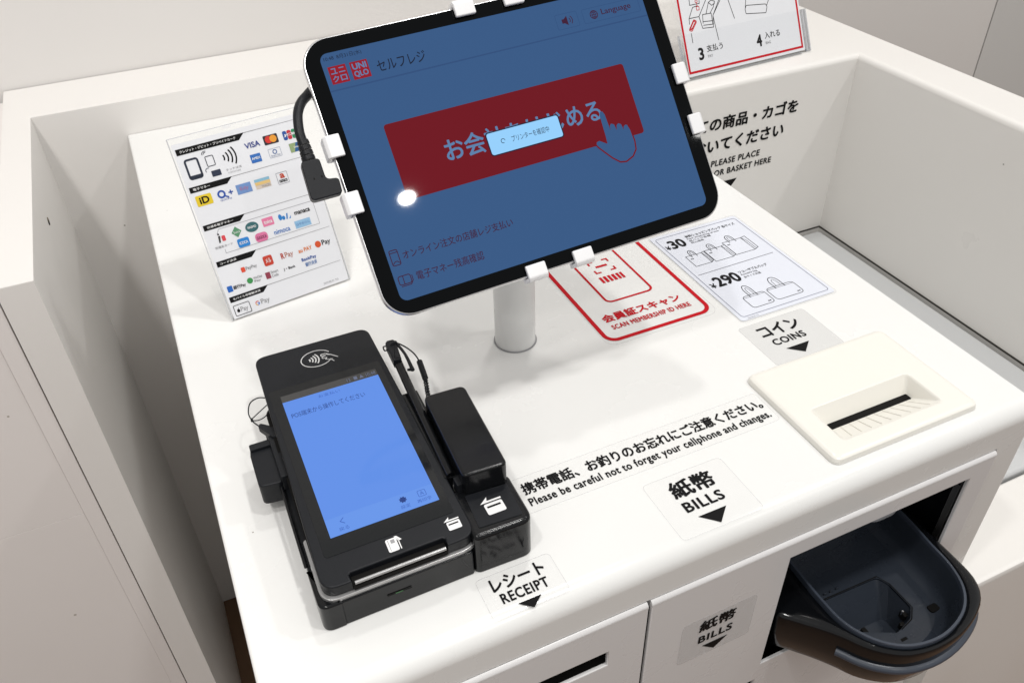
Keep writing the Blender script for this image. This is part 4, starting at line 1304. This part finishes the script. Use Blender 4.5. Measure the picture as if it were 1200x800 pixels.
flat('red_border', ribbon([(-6.5, 258), (-6.5, 8.0), (166.8, 8.0), (166.8, 258)], 2.6), 0.95, M_red, ss)
text('3', (9.8, 17.6, 19.8, 34.0), 0.95, M_ink, ss, 0.035)
text('支払う', (22.5, 46.5, 27.2, 35.0), 0.95, M_ink, ss, 0.008)
text('PAY', (22.8, 30.2, 20.8, 24.0), 0.95, M_greyi, ss, 0.01)
text('4', (97.2, 105.6, 19.8, 34.0), 0.95, M_ink, ss, 0.035)
text('入れる', (110.5, 134.5, 27.2, 35.0), 0.95, M_ink, ss, 0.008)
text('BAG', (110.8, 118.6, 20.8, 24.0), 0.95, M_greyi, ss, 0.01)
w = 0.75
kio = []
kio += ribbon([(9.0, 83.0), (23.0, 83.0), (24.0, 94.6), (10.0, 94.6)], w, True)
kio += ribbon([(5.0, 68.6), (12.6, 80.0), (20.0, 81.0)], w) + ribbon([(5.0, 68.6), (19.4, 68.6), (22.0, 54.8), (37.6, 53.6), (39.4, 66.6)], w)
kio += ribbon([(5.0, 68.6), (4.4, 62.0)], w) + ribbon([(4.6, 52.0), (4.6, 41.0)], w)
kio += ribbon([(39.4, 66.6), (42.0, 38.0)], w) + ribbon([(39.4, 66.6), (62.0, 92.0), (70.0, 58.0)], w) + ribbon([(62.0, 92.0), (24.0, 94.0)], w)
kio += ribbon([(19.4, 68.6), (34.0, 87.0), (54.0, 86.0), (39.4, 66.6)], w) + ribbon([(23.6, 60.0), (25.0, 70.0), (37.4, 69.6), (37.4, 57.0), (23.6, 58.0)], w) + ribbon([(24.0, 62.0), (37.2, 61.0)], w)
kio += ribbon([(30.0, 70.0), (36.0, 82.0), (40.0, 84.0), (45.0, 82.0), (42.0, 76.0), (36.0, 70.0)], w) + ribbon([(36.0, 82.0), (40.0, 78.0), (45.0, 80.0)], w)
flat('kiosk_drawing', kio, 0.95, M_ink, ss)
card = ribbon(round_poly([(2.0, 55.5), (6.4, 54.0), (15.4, 64.0), (11.2, 66.6)], 1.6, 4), w, True) + ribbon([(4.6, 58.0), (8.6, 56.8)], w)
card += ribbon(ell(19.0, 86.0, 1.6, 1.6), w, True) + ribbon([(19.0, 84.0), (19.4, 80.0)], w) + ribbon(rr(17.8, 21.6, 76.0, 80.0, 0.6, 3), w, True)
card = card + ribbon(round_poly([(3.6, 56.4), (6.2, 55.8), (13.6, 63.8), (11.0, 65.2)], 1.0, 3), 1.4, True)
flat('card_drawing', card, 0.96, M_red, ss)
bg = ribbon(round_poly([(88.0, 60.6), (118.0, 57.0), (121.0, 63.6), (119.6, 67.0), (90.0, 70.0), (87.6, 66.0)], 1.6, 4), w, True)
bg += ribbon([(88.0, 67.0), (98.0, 104.0)], w) + ribbon([(120.6, 65.0), (136.0, 88.0), (138.0, 104.0)], w)
bg += ribbon(ell(113.4, 89.0, 8.4, 7.6, 178, 362, 14) + [(122.4, 104.0)], w) + ribbon([(105.0, 89.0), (106.0, 104.0)], w)
bg += ribbon(ell(113.4, 89.4, 5.2, 4.6, 178, 362, 12) + [(119.0, 104.0)], w) + ribbon([(108.2, 89.4), (109.0, 104.0)], w)
flat('bag_drawing', bg, 0.95, M_ink, ss)
